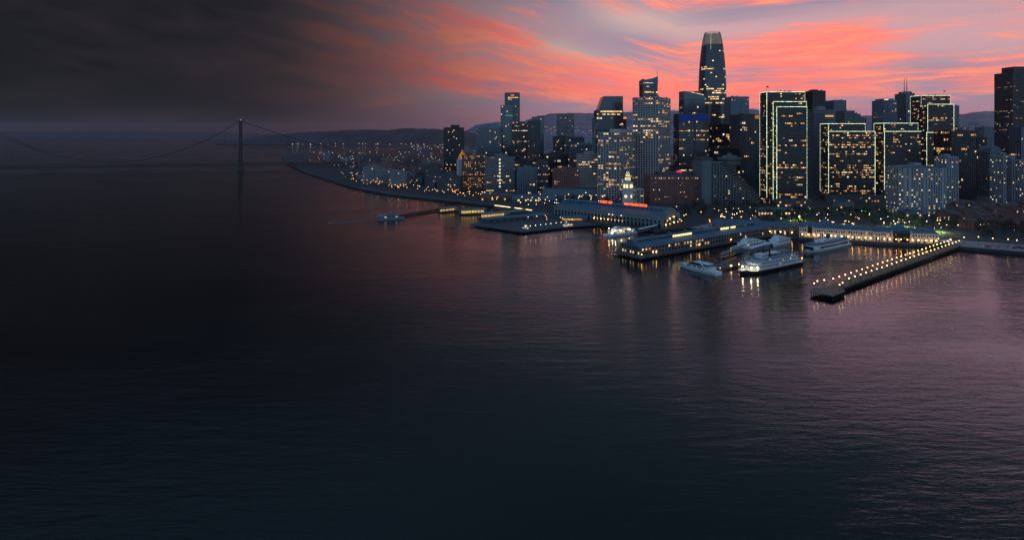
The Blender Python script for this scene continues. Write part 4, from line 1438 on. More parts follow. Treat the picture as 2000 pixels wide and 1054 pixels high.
def bulkhead(label, A, C_, dep, eh, entries, nbay, wallm=CREAM, pyr=(), lamps=14, wt=.5, seed=3):
    """white arcaded pier front: two storeys of openings, hipped roof, lanterns along the quay"""
    ang, L_ = frame(A, C_)
    rnd = random.Random(seed)
    root = thing('waterfront_hall', label, 'building', (A.x, A.y, 3.0), ang)
    MB().box(-1, L_ + 1, -4.5, dep, -5, -.05).build('quay_apron', CONC_D, root)
    MB().box(.5, L_ - .5, .5, dep - .5, -.05, eh - .1).build('glazing', GLASS_K, root)
    bw_ = L_ / nbay
    for i in range(nbay + 1):
        x = i * bw_
        if not any(a < x / L_ < c for a, c in entries):
            MB().box(x - bw_ * .26, x + bw_ * .26, -.15, 1.2, 0, eh - .5).build('wall_pier', wallm, root)
        MB().box(x - .9, x + .9, dep - 1.2, dep + .1, 0, eh - .5).build('wall_pier', wallm, root)
    for y in [dep * k / 5 for k in range(6)]:
        for xx in (-.15, L_ - .85):
            MB().box(xx, xx + 1.0, max(1.25, y - 1.3), min(dep - 1.25, y + 1.3), 0, eh - .5).build('wall_pier', wallm, root)
    for z0_, z1_ in ((4.3, 6.0), (eh - 2.0, eh)):
        last = 0.0
        for a, c in list(entries) + [(1.0, 1.0)]:
            if a > last:
                MB().box(last * L_ - .02, a * L_ + .02, -.02, dep + .02, z0_, z1_).build('wall_band', wallm, root)
            last = c
    for a, c in entries:
        x0, x1 = a * L_, c * L_
        MB().box(x0 - .6, x0 + .8, -.7, 1.3, 0, eh + 1.4).build('portal_pier', wallm, root)
        MB().box(x1 - .8, x1 + .6, -.7, 1.3, 0, eh + 1.4).build('portal_pier', wallm, root)
        MB().box(x0 + .85, x1 - .85, -.5, 1.2, eh - 1.2, eh + 1.2).build('portal_lintel', BRONZE, root)
        for k in range(3):
            x = x0 + (x1 - x0) * (.25 + .25 * k)
            MB().box(x - .2, x + .2, .0, .35, 0, eh - 1.25).build('portal_mullion', DARK, root)
    r2 = MB()
    r2.loft([[(x, -.9, eh + .02) if k == 0 else p_ for k, p_ in enumerate([None, (xx, dep * .33, eh + 3.2), (xx, dep * .67, eh + 3.2), (x, dep + .9, eh + .02)])] for x, xx in ((-.9, 4.0), (L_ + .9, L_ - 4.0))])
    rf = r2.build('roof', ROOF_BL, root)
    for u in pyr:
        x = u * L_
        MB().add([(x - 9, dep * .1, eh + 1.2), (x + 9, dep * .1, eh + 1.2), (x + 9, dep * .9, eh + 1.2), (x - 9, dep * .9, eh + 1.2), (x, dep * .5, eh + 8.2)],
                 [(0, 1, 4), (1, 2, 4), (2, 3, 4), (3, 0, 4)]).build('pyramid_roof', ROOF_BL, rf)
        MB().cyl((x, dep * .5), .12, .07, eh + 8, eh + 17, 5).build('flagpole', STEEL, rf)
    lw = MB()
    for i in range(nbay):
        x = i * bw_ + bw_ * .28
        xe = (i + 1) * bw_ - bw_ * .28
        if rnd.random() < wt:
            lw.quad((x, .44, .3), (xe, .44, .3), (xe, .44, 4.0), (x, .44, 4.0), rnd.choice((0, 0, 1)))
        if rnd.random() < .06:
            lw.quad((x, .44, 6.4), (xe, .44, 6.4), (xe, .44, eh - 2.2), (x, .44, eh - 2.2), 0)
    for a, c in entries:
        if seed != 5:
            lw.quad((a * L_ + 1, .43, .2), (c * L_ - 1, .43, .2), (c * L_ - 1, .43, 4.2), (a * L_ + 1, .43, 4.2), 0)
    if lw.f:
        lw.build('lit_window', WIN, root, 'stuff')
    for k in range(lamps):
        x = L_ * (k + .5) / lamps + rnd.uniform(-.8, .8)
        lp = MB().ball((x, -3.2, 3.4), .40).build('lantern', L_LANTERN, root)
        MB().cyl((x, -3.2), .09, .07, -.1, 3.05, 5).build('lantern_post', DARK, lp)
    rl = MB()
    for k in range(int(L_ / 2.5)):
        rl.bar((k * 2.5, -4.3, -.1), (k * 2.5, -4.3, 1.0), .06, 4)
    rl.bar((0, -4.3, 1.0), (L_, -4.3, 1.0), .06, 4)
    rl.build('quay_railing', DARK, root, 'stuff')
    return root, L_


bulkhead('white pier front with a dark glazed centre bay, nearest the lamp-lit pier', G(1709, 477), G(1832, 482), 19, 10.0, [(.27, .58)], 22, pyr=(.44,), lamps=11, wt=.22, seed=5)
bulkhead('long white arcaded pier front behind the moored steamers', G(1562, 468), G(1705, 476.5), 20, 10.5, [(.10, .19)], 30, pyr=(.36,), lamps=13, wt=.42, seed=6)
bulkhead('blue-roofed pier front at the root of the long shed', G(1392, 456), G(1556, 465), 22, 8.5, [], 26, wallm=SHED, pyr=(.52,), lamps=8, wt=.4, seed=7)

# ------------------------------------------------------------------ lamp-lit fishing pier
PA, PB = G(1606, 579), G(1868, 484.5)
ang, LP = frame(PA, PB)
root = thing('fishing_pier', 'narrow timber pier with twin rows of globe lamps and a wider head', 'pier', (PA.x, PA.y, 0), ang)
PW = 7.6
MB().box(18, LP + 4, -PW / 2, PW / 2, 2.6, 3.2).build('pier_deck', DECK, root)
MB().prism([(-4, -8.5), (15, -8.5), (22, -PW / 2), (22, PW / 2), (6, 8.5), (-5, 6.5)], 2.55, 3.22).build('pier_head', DECK, root)
pile_rows(root, 20, LP, -PW / 2 + .4, PW / 2 - .4, 3.6, 2.65)
pile_rows(root, -3, 14, -8, 6, 3.2, 2.65)
for y in (-PW / 2, PW / 2):
    rl = MB()
    for k in range(int((LP - 18) / 2.4)):
        rl.bar((20 + k * 2.4, y, 3.1), (20 + k * 2.4, y, 4.3), .05, 4)
    rl.bar((20, y, 4.3), (LP, y, 4.3), .07, 4)
    rl.bar((20, y, 3.7), (LP, y, 3.7), .04, 4)
    rl.build('pier_railing', DARK, root, 'stuff')
    MB().box(18, LP, y - .22, y + .22, 2.1, 3.0).build('fender_beam', TIMBER, root)
for k in range(14):
    x = 26 + k * (LP - 40) / 14
    MB().box(x, x + 2.0, -.4, .4, 3.2, 3.7).build('pier_bench', TIMBER, root)


def lamp(name, label, h, r, m, group, cat='lamp'):
    t_ = thing(name, label, cat, (0, 0, -500), 0, group)
    MB().cyl((0, 0), .16, .09, 0, h, 6).build('post', DARK, t_)
    hd = MB().ball((0, 0, h + r * .8), r, 8, 5).build('globe', m, t_)
    MB().cyl((0, 0), .28, .2, 0, .4, 6).build('base', DARK, t_)
    MB().cyl((0, 0), r * .5, r * .3, h - .12, h + r * .1, 6).build('collar', DARK, t_)
    return t_


proto = {}
rz = ang
ca, sa_ = math.cos(ang), math.sin(ang)


def on_pier(x, y):
    return (PA.x + ca * x - sa_ * y, PA.y + sa_ * x + ca * y, 3.2)


used = False
lampN = lamp('globe_lamp', 'lit globe lamp in the far row along the timber pier', 4.6, .31, L_GLOBE, 'globe lamps along the timber pier')
lampS = lamp('globe_lamp', 'lit globe lamp in the near row along the timber pier', 4.6, .31, L_GLOBE, 'globe lamps along the timber pier')
nl = 27
fN = fS = True
for k in range(nl):
    x = 24 + (LP - 28) * k / (nl - 1)
    if fN:
        lampN.location, fN = on_pier(x, PW / 2 - .5), False
    else:
        copy_thing(lampN, on_pier(x, PW / 2 - .5))
    if k > 0:
        if fS:
            lampS.location, fS = on_pier(x, -PW / 2 + .5), False
        else:
            copy_thing(lampS, on_pier(x, -PW / 2 + .5))
for (x, y) in ((0, 5.5), (8, 7), (15, 5.5), (10, -7), (17, -6)):
    copy_thing(lampN, on_pier(x, y), label='lit globe lamp on the wide head of the timber pier')


# ------------------------------------------------------------------ boats
HULLW = mat('boat_white', (0.74, 0.78, 0.80), .35, var=.06, scale=.6)
HULLB = mat('boat_dark_hull', (0.035, 0.035, 0.045), .4, var=.2, scale=.6)
DECKG = mat('boat_deck_grey', (0.20, 0.24, 0.27), .7, var=.15, scale=.6)


def hull(L, B, H, bow=.35, stern=.9, flare=1.12, sheer=.8, n=12):
    """hull from -L/2 (bow) to +L/2 (stern), z 0 = waterline"""
    mb = MB()
    rings = []
    for i in range(n + 1):
        u = i / n
        x = -L / 2 + L * u
        if u < bow:
            wq = math.sin(math.pi / 2 * u / bow) ** .8
        elif u > stern:
            wq = 1 - .12 * (u - stern) / (1 - stern)
        else:
            wq = 1.0
        wq = max(wq, .03)
        zt = H + sheer * max(0, 1 - u / .5) ** 2
        xo = -(.06 * L if u == 0 else 0)
        rings.append([(x, -B / 2 * wq * .55, -1.2), (x + xo * .3, -B / 2 * wq * .9, 0.1), (x + xo, -B / 2 * wq * flare * .97, zt), (x + xo, B / 2 * wq * flare * .97, zt), (x + xo * .3, B / 2 * wq * .9, .1), (x, B / 2 * wq * .55, -1.2)])
    return mb.loft(rings)


def cabin(x0, x1, B, z0, z1, rake0=.0, rake1=.0, taper=.94):
    b0, b1 = B / 2, B / 2 * taper
    return MB().prism([(x0, -b0 * .7), (x0 + (x1 - x0) * .12, -b0), (x1, -b0), (x1, b0), (x0 + (x1 - x0) * .12, b0), (x0, b0 * .7)], z0, z1,
                      top=[(x0 + rake0, -b1 * .7), (x0 + rake0 + (x1 - x0) * .1, -b1), (x1 - rake1, -b1), (x1 - rake1, b1), (x0 + rake0 + (x1 - x0) * .1, b1), (x0 + rake0, b1 * .7)])


def boat_frame(name, label, bow, stern_, z=0.0, L=None):
    ang, L_ = frame(bow, stern_)
    c = (bow + stern_) / 2
    return thing(name, label, 'boat', (c.x, c.y, z), ang), (L or L_)


def deck(root, L, x0, x1, B, z, h, m=HULLW, glass=GLASS_K, nw=None, lit=0.0, seed=1, rake=0.0, name='deckhouse', rr=0.0):
    rnd = random.Random(seed)
    hs = cabin(x0, x1, B, z, z + h, rake, rr).build(name, m, root)
    nw = nw or max(3, int((x1 - x0) / 2.2))
    for s in (-1, 1):
        wn = MB()
        ln = MB()
        for i in range(nw):
            a = x0 + (x1 - x0) * (.14 + .83 * i / nw)
            c = a + (x1 - x0) * .83 / nw * .72
            y = s * (B / 2 * .985 + .05)
            q = ln if rnd.random() < lit else wn
            q.add([(a, y, z + h * .38), (c, y, z + h * .38), (c, y - s * .02, z + h * .80), (a, y - s * .02, z + h * .80)], [(0, 1, 2, 3) if s < 0 else (3, 2, 1, 0)])
        if wn.f:
            wn.build('cabin_window', glass, hs, 'stuff')
        if ln.f:
            ln.build('lit_cabin_window', WIN[1], hs, 'stuff')
    return hs


def rails(root, x0, x1, B, z, h=1.1, m=HULLW, step=2.0):
    mb = MB()
    for s in (-1, 1):
        for k in range(int((x1 - x0) / step) + 1):
            mb.bar((x0 + k * step, s * B / 2, z), (x0 + k * step, s * B / 2, z + h), .05, 4)
        mb.bar((x0, s * B / 2, z + h), (x1, s * B / 2, z + h), .06, 4)
        mb.bar((x0, s * B / 2, z + h * .5), (x1, s * B / 2, z + h * .5), .04, 4)
    mb.build('railing', m, root, 'stuff')


# triple-decked paddle steamer
root, L = boat_frame('paddle_steamer', 'large white triple-decked paddle steamer with floodlights on its bow', G(1448, 535), G(1554, 512))
root.scale = (1, 1, .86)
B = 15.0
hull(L, B, 2.4, .22, .95).build('hull', HULLB, root)
hull(L * .985, B * 1.01, 2.55, .22, .95).build('hull_band', HULLW, root).location = (0.4, 0, .35)
for k, (x0, x1, bb, z) in enumerate(((-L * .40, L * .44, 13.6, 2.95), (-L * .36, L * .43, 13.2, 5.95), (-L * .31, L * .40, 12.6, 8.95))):
    MB().prism([(x0 - 3.5, -bb * .3), (x0, -bb / 2 - .9), (x1 + .6, -bb / 2 - .9), (x1 + .6, bb / 2 + .9), (x0, bb / 2 + .9), (x0 - 3.5, bb * .3)], z - .12, z + .14).build('promenade_deck', HULLW, root)
    deck(root, L, x0 + 2, x1 - 1, bb - 2.2, z + .15, 2.6, HULLW, GLASS_K, 26, .05, 10 + k)
    rails(root, x0, x1, bb + 1.6, z + .14, 1.0)
    cm = MB()
    for i in range(28):
        x = x0 + (x1 - x0) * i / 27
        for s in (-1, 1):
            cm.bar((x, s * (bb / 2 + .75), z), (x, s * (bb / 2 + .75), z + 2.9), .11, 4)
    cm.build('deck_post', HULLW, root, 'stuff')
MB().box(-L * .31, L * .41, -7.2, 7.2, 11.75, 12.05).build('sun_deck', DECKG, root)
rails(root, -L * .30, L * .40, 13.8, 12.05, 1.0)
deck(root, L, -L * .22, -L * .10, 6.5, 12.06, 2.9, HULLW, GLASS_K, 5, 0, 20, .3, 'pilot_house')
MB().box(-L * .23, -L * .09, -3.8, 3.8, 14.96, 15.2).build('pilot_house_roof', HULLW, root)
MB().box(-L * .02, L * .14, -3.4, 3.4, 14.4, 14.7).build('awning', HULLW, root)
for x in (-L * .015, L * .135):
    for y in (-3.1, 3.1):
        MB().cyl((x, y), .09, .09, 12.0, 14.4, 5).build('awning_post', HULLW, root)
for y in (-2.8, 2.8):
    f_ = MB().cyl((-L * .06, y), .75, .65, 12, 19.5, 10)
    f_.cyl((-L * .06, y), 1.1, 1.1, 19.5, 20.3, 10)
    f_.build('funnel', HULLB, root)
deck(root, L, L * .2, L * .33, 7, 12.06, 2.3, DECKG, GLASS_K, 5, 0, 21, 0, 'stern_house')
pw_ = MB()
for k in range(12):
    a = 2 * math.pi * k / 12
    pw_.box(L * .5 - .2 + 3.6 * math.cos(a) - .35, L * .5 + .2 + 3.6 * math.cos(a) + .35, -5, 5, 2.8 + 3.6 * math.sin(a) - .15, 2.8 + 3.6 * math.sin(a) + .15)
    for y in (-4.6, 0, 4.6):
        pw_.bar((L * .5, y, 2.8), (L * .5 + 3.6 * math.cos(a), y, 2.8 + 3.6 * math.sin(a)), .14, 4)
pw_.build('paddle_wheel', RED, root, 'stuff')
for (x, y, z) in ((-L * .43, -5.2, 6.1), (-L * .45, 1.5, 6.1), (-L * .37, -7.6, 6.0)):
    MB().ball((x, y, z), .50).build('bow_floodlight', L_DECKL, root)
MB().bar((-L * .44, -5, 2.8), (-L * .50, -7.2, 5.8), .12, 4).build('gangplank_boom', HULLW, root)
MB().ball((L * .47, -7, 6.0), .3).build('stern_lamp', L_LANTERN, root)
MB().box(L * .5 + 4.5, L * .5 + 16, -2, 1.2, .1, .9).build('floating_stage', DECKG, root)

# raked motor yacht
root, L = boat_frame('motor_yacht', 'sleek blue-white dinner yacht with raked stern decks, nearest on the left', G(1331, 520), G(1404, 538))
B = 9.0
hull(L, B, 2.6, .42, .93, sheer=1.0).build('hull', HULLW, root)
deck(root, L, -L * .34, L * .34, B * .94, 2.5, 2.3, HULLW, GLASS_K, 4, 0, 1, 2.2)
hs = deck(root, L, -L * .26, L * .22, B * .86, 4.85, 2.2, mat('yacht_tinted_glass', (.03, .075, .12), .15, var=.1, spec=.8), GLASS_K, 4, 0, 2, 4.5)
MB().box(-L * .10, L * .24, -B * .42, B * .42, 7.06, 7.3).build('flybridge_deck', HULLW, root)
MB().add([(-L * .2, -B * .4, 5.0), (-L * .02, -B * .41, 7.0), (-L * .02, B * .41, 7.0), (-L * .2, B * .4, 5.0)], [(0, 1, 2, 3)]).build('windscreen', GLASS_B, hs)
for k, (x, z) in enumerate(((.30, 7.1), (.37, 4.85), (.45, 2.6), (.51, 1.2))):
    MB().box(L * (x - .24 + .06 * k), L * x, -B * .45, B * .45, z, z + .28).build('stern_deck', HULLW, root)
MB().bar((L * .12, -B * .44, 7.2), (L * .32, -B * .47, 1.6), .5, 4).build('raked_wing', HULLW, root)
MB().bar((L * .12, B * .44, 7.2), (L * .32, B * .47, 1.6), .5, 4).build('raked_wing', HULLW, root)
MB().cyl((L * .02, 0), .9, .5, 7.05, 8.6, 8).build('radar_mast', HULLW, root)
MB().bar((-L * .54, 0, 3.6), (-L * .46, 0, 4.6), .12, 4).build('bow_pulpit', STEEL, root)

# double-ended vintage ferry
root, L = boat_frame('vintage_ferry', 'long double-ended vintage ferry with a blue roof, moored by the white arcade', G(1578, 493), G(1652, 477))
B = 14
mb = hull(L, B, 2.2, .3, .7, sheer=.6)
mb.build('hull', HULLW, root)
rings = []
for z, k in ((2.2, .98), (6.6, .97)):
    rings.append([(L / 2 * .97 * math.copysign(abs(math.cos(a)) ** .5, math.cos(a)), B / 2 * k * math.copysign(abs(math.sin(a)) ** .5, math.sin(a)), z) for a in [2 * math.pi * i / 32 for i in range(32)]])
MB().loft(rings).build('deckhouse', HULLW, root)
wn = MB()
for i in range(26):
    x = -L * .36 + L * .72 * i / 26
    for s in (-1, 1):
        wn.box(x, x + L * .018, s * B / 2 - .05, s * B / 2 + .05, 3.4, 5.4)
wn.build('arched_window', GLASS_K, root, 'stuff')
MB().box(-L * .492, -L * .42, -B * .3, B * .3, 2.4, 5.6).build('car_deck_opening', GLASS_K, root)
rings = [[(x * 1.01, y * 1.03, 6.6 + dz) for x, y, z in rings[0]] for dz in (0, .4)] + [[(x * .8, y * .7, 7.9) for x, y, z in rings[0]]]
MB().loft(rings).build('roof', ROOF_BL, root)
deck(root, L, -L * .26, L * .26, B * .5, 7.6, 2.0, HULLW, GLASS_K, 14, 0, 5, 0, 'upper_house')
for x in (-L * .3, L * .3):
    MB().cyl((x, 0), 2.0, 1.8, 7.6, 10.8, 8).build('pilot_house', HULLW, root)
MB().cyl((0, 0), 1.3, 1.2, 9.4, 14.0, 10).build('funnel', HULLB, root)


def catamaran(name, label, bow, stern_, L=None, lit=0.1, seed=1, floods=(), tall=1.0, HULLW=HULLW):
    root, L = boat_frame(name, label, bow, stern_, 0, L)
    B = 10.5
    for s in (-1, 1):
        h = hull(L, 3.0, 2.0, .3, .95, sheer=.7).build('hull', HULLW, root)
        h.location = (0, s * 3.4, 0)
    MB().box(-L * .38, L * .49, -B / 2, B / 2, 1.7, 2.5).build('main_deck', HULLW, root)
    deck(root, L, -L * .36, L * .40, B * .96, 2.5, 2.5 * tall, HULLW, GLASS_K, 6, lit, seed, 1.2)
    z2 = 2.5 + 2.5 * tall
    MB().box(-L * .33, L * .44, -B / 2, B / 2, z2, z2 + .25).build('upper_deck', HULLW, root)
    deck(root, L, -L * .28, L * .22, B * .8, z2 + .25, 2.3 * tall, HULLW, GLASS_K, 4, lit, seed + 1, 1.4)
    rails(root, L * .22, L * .43, B * .95, z2 + .25)
    z3 = z2 + .25 + 2.3 * tall
    deck(root, L, -L * .22, -L * .06, B * .5, z3, 1.9, HULLW, GLASS_K, 4, 0, seed + 2, .9, 'wheelhouse')
    ms = MB()
    ms.bar((L * .0, -2, z3), (L * .05, 0, z3 + 4.4), .13, 4)
    ms.bar((L * .0, 2, z3), (L * .05, 0, z3 + 4.4), .13, 4)
    ms.build('mast', STEEL, root)
    for (x, y, z) in floods:
        MB().ball((L * x, y, z), .36).build('deck_light', L_DECKL, root)
    return root, L


catamaran('catamaran_ferry', 'white catamaran ferry moored beside the long pier shed', G(1432, 488), G(1496, 478), 42, .05, 31)
catamaran('catamaran_ferry', 'smaller white ferry tucked in below the orange-lit arcade', G(1501, 482), G(1540, 472), 36, .1, 34)
catamaran('catamaran_ferry', 'brightly lit ferry at the gangway beside the terminal hall', G(1177, 463.5), G(1245, 453.5), 44, .75, 37, ((-.3, -5.0, 6.5), (-.36, -3, 5.0), (-.1, -5.4, 5.6), (.2, -5.4, 5.6), (-.34, 3, 8.0)))
catamaran('catamaran_ferry', 'dim ferry under way alone on the dark water at left', G(786, 427.5), G(738, 430), 34, .25, 40, HULLW=DECKG)  # grey instead of white: dimness on the left put into the hull colour


def wake(label, a, c, w0, w1):
    ang, L_ = frame(a, c)
    mb = MB()
    n_ = 24
    rnd = random.Random(5)
    L1, L2 = [], []
    for i in range(n_ + 1):
        u = i / n_
        ww = w0 + (w1 - w0) * u
        L1.append((L_ * u, -ww / 2 + rnd.uniform(-.3, .3), .02 + .10 * (1 - u)))
        L2.append((L_ * u, ww / 2 + rnd.uniform(-.3, .3), .02 + .10 * (1 - u)))
    for i in range(n_):
        mb.quad(L1[i], L1[i + 1], L2[i + 1], L2[i])
    o = mb.build('wake', mat('foamy_wake', (0.10, 0.17, 0.21), .7, var=.6, scale=.4), kind='structure', loc=(a.x, a.y, 0))
    o.rotation_euler = (0, 0, ang)


wake('', G(737, 430.5), G(640, 436), 3.5, 9)
wake('', G(1174, 463.5), G(1105, 467.5), 4, 8)

# floating dock between yacht and steamer, with canopied ramps
A, C_ = G(1404, 530), G(1446, 521)
ang, L_ = frame(A, C_)
root = thing('floating_dock', 'dark floating dock with small lights between yacht and steamer', 'dock', (A.x, A.y, 0), ang)
MB().box(0, L_, -1, 16, -.5, 1.6).build('pontoon', TIMBER, root)
MB().box(1, L_ - 1, 3, 13, 1.62, 1.75).build('deck', DECK, root)
for k in range(5):
    MB().cyl((2 + k * 4.2, 15.5), .3, .3, -2, 4.2, 6).build('mooring_pile', TIMBER, root)
for k in range(6):
    MB().box(2 + k * 3.2, 4.2 + k * 3.2, 6, 9, 1.76, 3.2).build('deck_box', mat('blue_box', (.05, .12, .25), .5), root)
for (x, m) in ((1.0, L_ORANGE), (L_ * .55, L_LANTERN), (L_ * .5, L_WHITE), (L_ * .9, L_LANTERN)):
    MB().ball((x, -.6, 2.8), .34).build('dock_light', m, root)


def ramp(label, a, c, z0, z1, w, m=HULLW):
    ang, L_ = frame(a, c)
    root = thing('gangway', label, 'gangway', (a.x, a.y, 0), ang)
    MB().add([(0, -w / 2, z0), (L_, -w / 2, z1), (L_, w / 2, z1), (0, w / 2, z0), (0, -w / 2, z0 + .4), (L_, -w / 2, z1 + .4), (L_, w / 2, z1 + .4), (0, w / 2, z0 + .4)],
             [(0, 3, 2, 1), (4, 5, 6, 7), (0, 1, 5, 4), (1, 2, 6, 5), (2, 3, 7, 6), (3, 0, 4, 7)]).build('walkway', DECKG, root)
    rf = MB().add([(0, -w / 2 - .3, z0 + 3), (L_, -w / 2 - .3, z1 + 3), (L_, w / 2 + .3, z1 + 3), (0, w / 2 + .3, z0 + 3), (0, 0, z0 + 3.8), (L_, 0, z1 + 3.8)],
                  [(0, 1, 5, 4), (2, 3, 4, 5), (0, 4, 3), (1, 2, 5), (3, 2, 1, 0)])
    rf.build('canopy', m, root)
    for k in range(int(L_ / 4) + 1):
        u = min(1, k * 4 / L_)
        for s in (-1, 1):
            MB().bar((L_ * u, s * w / 2, z0 + (z1 - z0) * u + .3), (L_ * u, s * w / 2, z0 + (z1 - z0) * u + 3.1), .08, 4).build('canopy_post', STEEL, root)
    for s in (-1, 1):
        MB().cyl((1, s * w * .6), .3, .3, -2, z0 + 1, 6).build('pile', TIMBER, root)
        MB().cyl((L_ * .6, s * w * .6), .3, .3, -2, z0 + 1, 6).build('pile', TIMBER, root)
    return root


ramp('pale blue canopied gangway leading to the catamaran berth', G(1463, 494), G(1500, 484), 1.2, 2.2, 4)
ramp('grey gangway between the yacht and the long pier shed', G(1408, 504), G(1452, 489), 1.0, 2.0, 3.4, DECKG)
ramp('thin white gangway from the terminal quay to the lit ferry', G(1246, 455), G(1282, 449.5), 1.2, 2.8, 3.6)

# ------------------------------------------------------------------ southern ferry basin, left of the terminal
def gate(label, a, c, w, z, strips=True, lit=L_STRIP, posts=9):
    ang, L_ = frame(a, c)
    root = thing('ferry_gate', label, 'ferry gate', (a.x, a.y, 0), ang)
    MB().box(-2, L_ + 2, -2, w + 2, .4, 1.7).build('pontoon', CONC_D, root)
    rf = MB().loft([[(x, -1, z), (x, w / 2, z + 2.4), (x, w + 1, z)] for x in (-1, L_ + 1)])
    rf.build('canopy', mat('canopy_metal', (0.22, 0.21, 0.20), .5, .3), root)
    for k in range(posts):
        x = L_ * k / (posts - 1)
        MB().cyl((x, 0), .22, .22, 1.7, z, 6).build('canopy_post', DARK, root)
        MB().cyl((x, w), .22, .22, 1.7, z, 6).build('canopy_post', DARK, root)
        MB().cyl((x, -2.6), .35, .35, -2.5, 3.2, 6).build('mooring_pile', TIMBER, root)
    if strips:
        MB().box(.3, L_ - .3, w * .6, w * .6 + .25, 2.0, z - .6).build('lit_screen', lit, root)
    return root


GWALL = emit('lit_waiting_wall', (1.0, 0.66, 0.20), .62, True, .5)
gate('yellow-lit ferry gate with a grey canopy at the left of the basin', G(904, 421), G(949, 418.5), 12, 6.2, lit=GWALL)
gate('yellow-lit ferry gate with a grey canopy, second from the breakwater', G(946, 429), G(991, 424.5), 12, 6.2, lit=GWALL)
gate('small dim ferry gate canopy nearest the breakwater', G(864, 416.5), G(893, 413.5), 10, 5.0, lit=GWALL, posts=6)
gate('plain grey canopy beside the two yellow-lit gates', G(990, 424), G(1028, 419), 9, 5.5, strips=False)
for lab, a, c in (('long thin canopy edged with a bright strip, left of a pair', (966, 409), (997, 413)), ('long thin canopy edged with a bright strip, right of a pair', (1005, 414), (1039, 419))):
    A, C_ = G(*a), G(*c)
    ang, L_ = frame(A, C_)
    root = thing('covered_walk', lab, 'canopy', (A.x, A.y, 0), ang)
    MB().box(0, L_, 0, 5, 6.2, 6.7).build('canopy', CONC_G, root)
    MB().box(.2, L_ - .2, -.25, -.05, 5.5, 6.4).build('strip_light', L_STRIP, root)
    for k in range(6):
        MB().cyl((L_ * (k + .5) / 6, 2.5), .25, .25, 2, 6.2, 6).build('canopy_post', DARK, root)
    MB().box(-2, L_ + 2, -3, 9, -1.5, 2.1).build('deck', CONC_D, root)

A, C_ = G(737, 431), G(866, 409.5)
ang, L_ = frame(A, C_)
root = thing('breakwater', 'low dark timber breakwater reaching left from the ferry gates', 'breakwater', (A.x, A.y, 0), ang)
MB().box(12, L_, -2.2, 2.2, 1.8, 2.7).build('deck', TIMBER, root)
sl_ = MB()
for k in range(int(L_ / 2.2)):
    sl_.box(12 + k * 2.0, 13.4 + k * 2.0, -2.5, -2.25, -2, 2.9)
sl_.build('sheet_pile', TIMBER, root, 'stuff')

A, C_ = G(922, 447), G(1180, 437)
PD = [G(*q, 0) for q in ((918, 442), (1020, 457), (1105, 447), (1188, 440), (1150, 425), (1040, 420))]
root = thing('wide_wharf', 'wide dark wharf with a low pavilion in front of the ferry gates', 'wharf', tuple(PD[0]))
MB().prism([(q - PD[0]).xy for q in PD], 1.2, 2.6).build('deck', CONC_D, root)
pl = MB()
for a, c in zip(PD[:3], PD[1:4]):
    n_ = int((c - a).length / 5)
    for k in range(n_):
        q = a.lerp(c, k / n_) - PD[0]
        pl.cyl((q.x, q.y + 1), .35, .35, -2.5, 1.3, 6)
pl.build('pile', TIMBER, root, 'stuff')
A, C_ = G(952, 441), G(1075, 430)
ang, L_ = frame(A, C_)
root = thing('wharf_pavilion', 'low flat-roofed grey pavilion on the wide dark wharf', 'building', (A.x, A.y, 2.6), ang)
MB().box(0, L_, 0, 16, 0, 4.6).build('wall', CONC_D, root)
MB().box(-1.2, L_ + 1.2, -1.2, 17.2, 4.6, 5.3).build('roof', ROOF_BL, root)
for k in range(9):
    MB().box(3 + k * L_ / 9.5, 6 + k * L_ / 9.5, -.08, .1, 1.0, 3.2).build('window', GLASS, root)
for k in range(3):
    MB().ball((L_ * (.62 + .14 * k), -2.0, 4.2), .3).build('lantern', L_WHITE, root)
A, C_ = G(1095, 436), G(1180, 436)
ang, L_ = frame(A, C_)
root = thing('wharf_pavilion', 'low roofed landing shed at the corner of the terminal hall', 'building', (A.x, A.y, 2.6), ang)
MB().box(0, L_ * .6, 2, 12, 0, 4.0).build('wall', SHED, root)
MB().loft([[(x, 1, 4.0), (x, 7, 6.2), (x, 13, 4.0)] for x in (-1, L_ * .6 + 1)]).build('roof', ROOF_BL, root)
MB().box(2, L_ * .5, 1.9, 2.05, .8, 3.0).build('lit_front', emit('amber_shopfront', (1.0, .5, .14), .5, True, .7), root)


def workboat(label, a, c, lights, seed):
    root, L = boat_frame('work_boat', label, a, c)
    hull(L, L * .28, 1.8, .4, .95).build('hull', HULLB, root)
    deck(root, L, -L * .2, L * .3, L * .22, 1.8, 2.4, HULLW, GLASS_K, 5, .5, seed)
    deck(root, L, -L * .1, L * .12, L * .16, 4.2, 2.0, HULLW, GLASS_K, 3, .3, seed + 1, 0, 'wheelhouse')
    MB().cyl((0, 0), .12, .06, 6.2, 10.5, 5).build('mast', STEEL, root)
    rr_ = random.Random(seed)
    for k in range(lights):
        MB().ball((rr_.uniform(-L * .45, L * .45), -L * .13, rr_.choice((2.6, 4.4, 6.6))), .26).build('deck_light', rr_.choice((L_STREET, L_WHITE, L_STREET)), root)


workboat('small work boat with lights tied to the front of the wide wharf', G(1018, 452), G(1036, 449), 5, 3)
workboat('cluster-lit excursion boat at the inner end of the wide wharf', G(1094, 447), G(1118, 443), 9, 4)

# ------------------------------------------------------------------ street lamps
lp_w = lamp('street_lamp', 'warm street lamp on the waterfront road', 7.0, .42, L_STREET, 'street lamps of the waterfront')
lp_o = lamp('street_lamp', 'orange street lamp on the waterfront road', 7.0, .46, L_ORANGE, 'street lamps of the waterfront')
lp_c = lamp('street_lamp', 'cool white street lamp on the waterfront road', 7.0, .40, L_WHITE, 'street lamps of the waterfront')
lp_g = lamp('traffic_signal', 'green traffic signal among the park trees', 5.0, .42, L_GREEN, 'traffic signals', 'traffic light')
rnd = random.Random(21)
first = {}


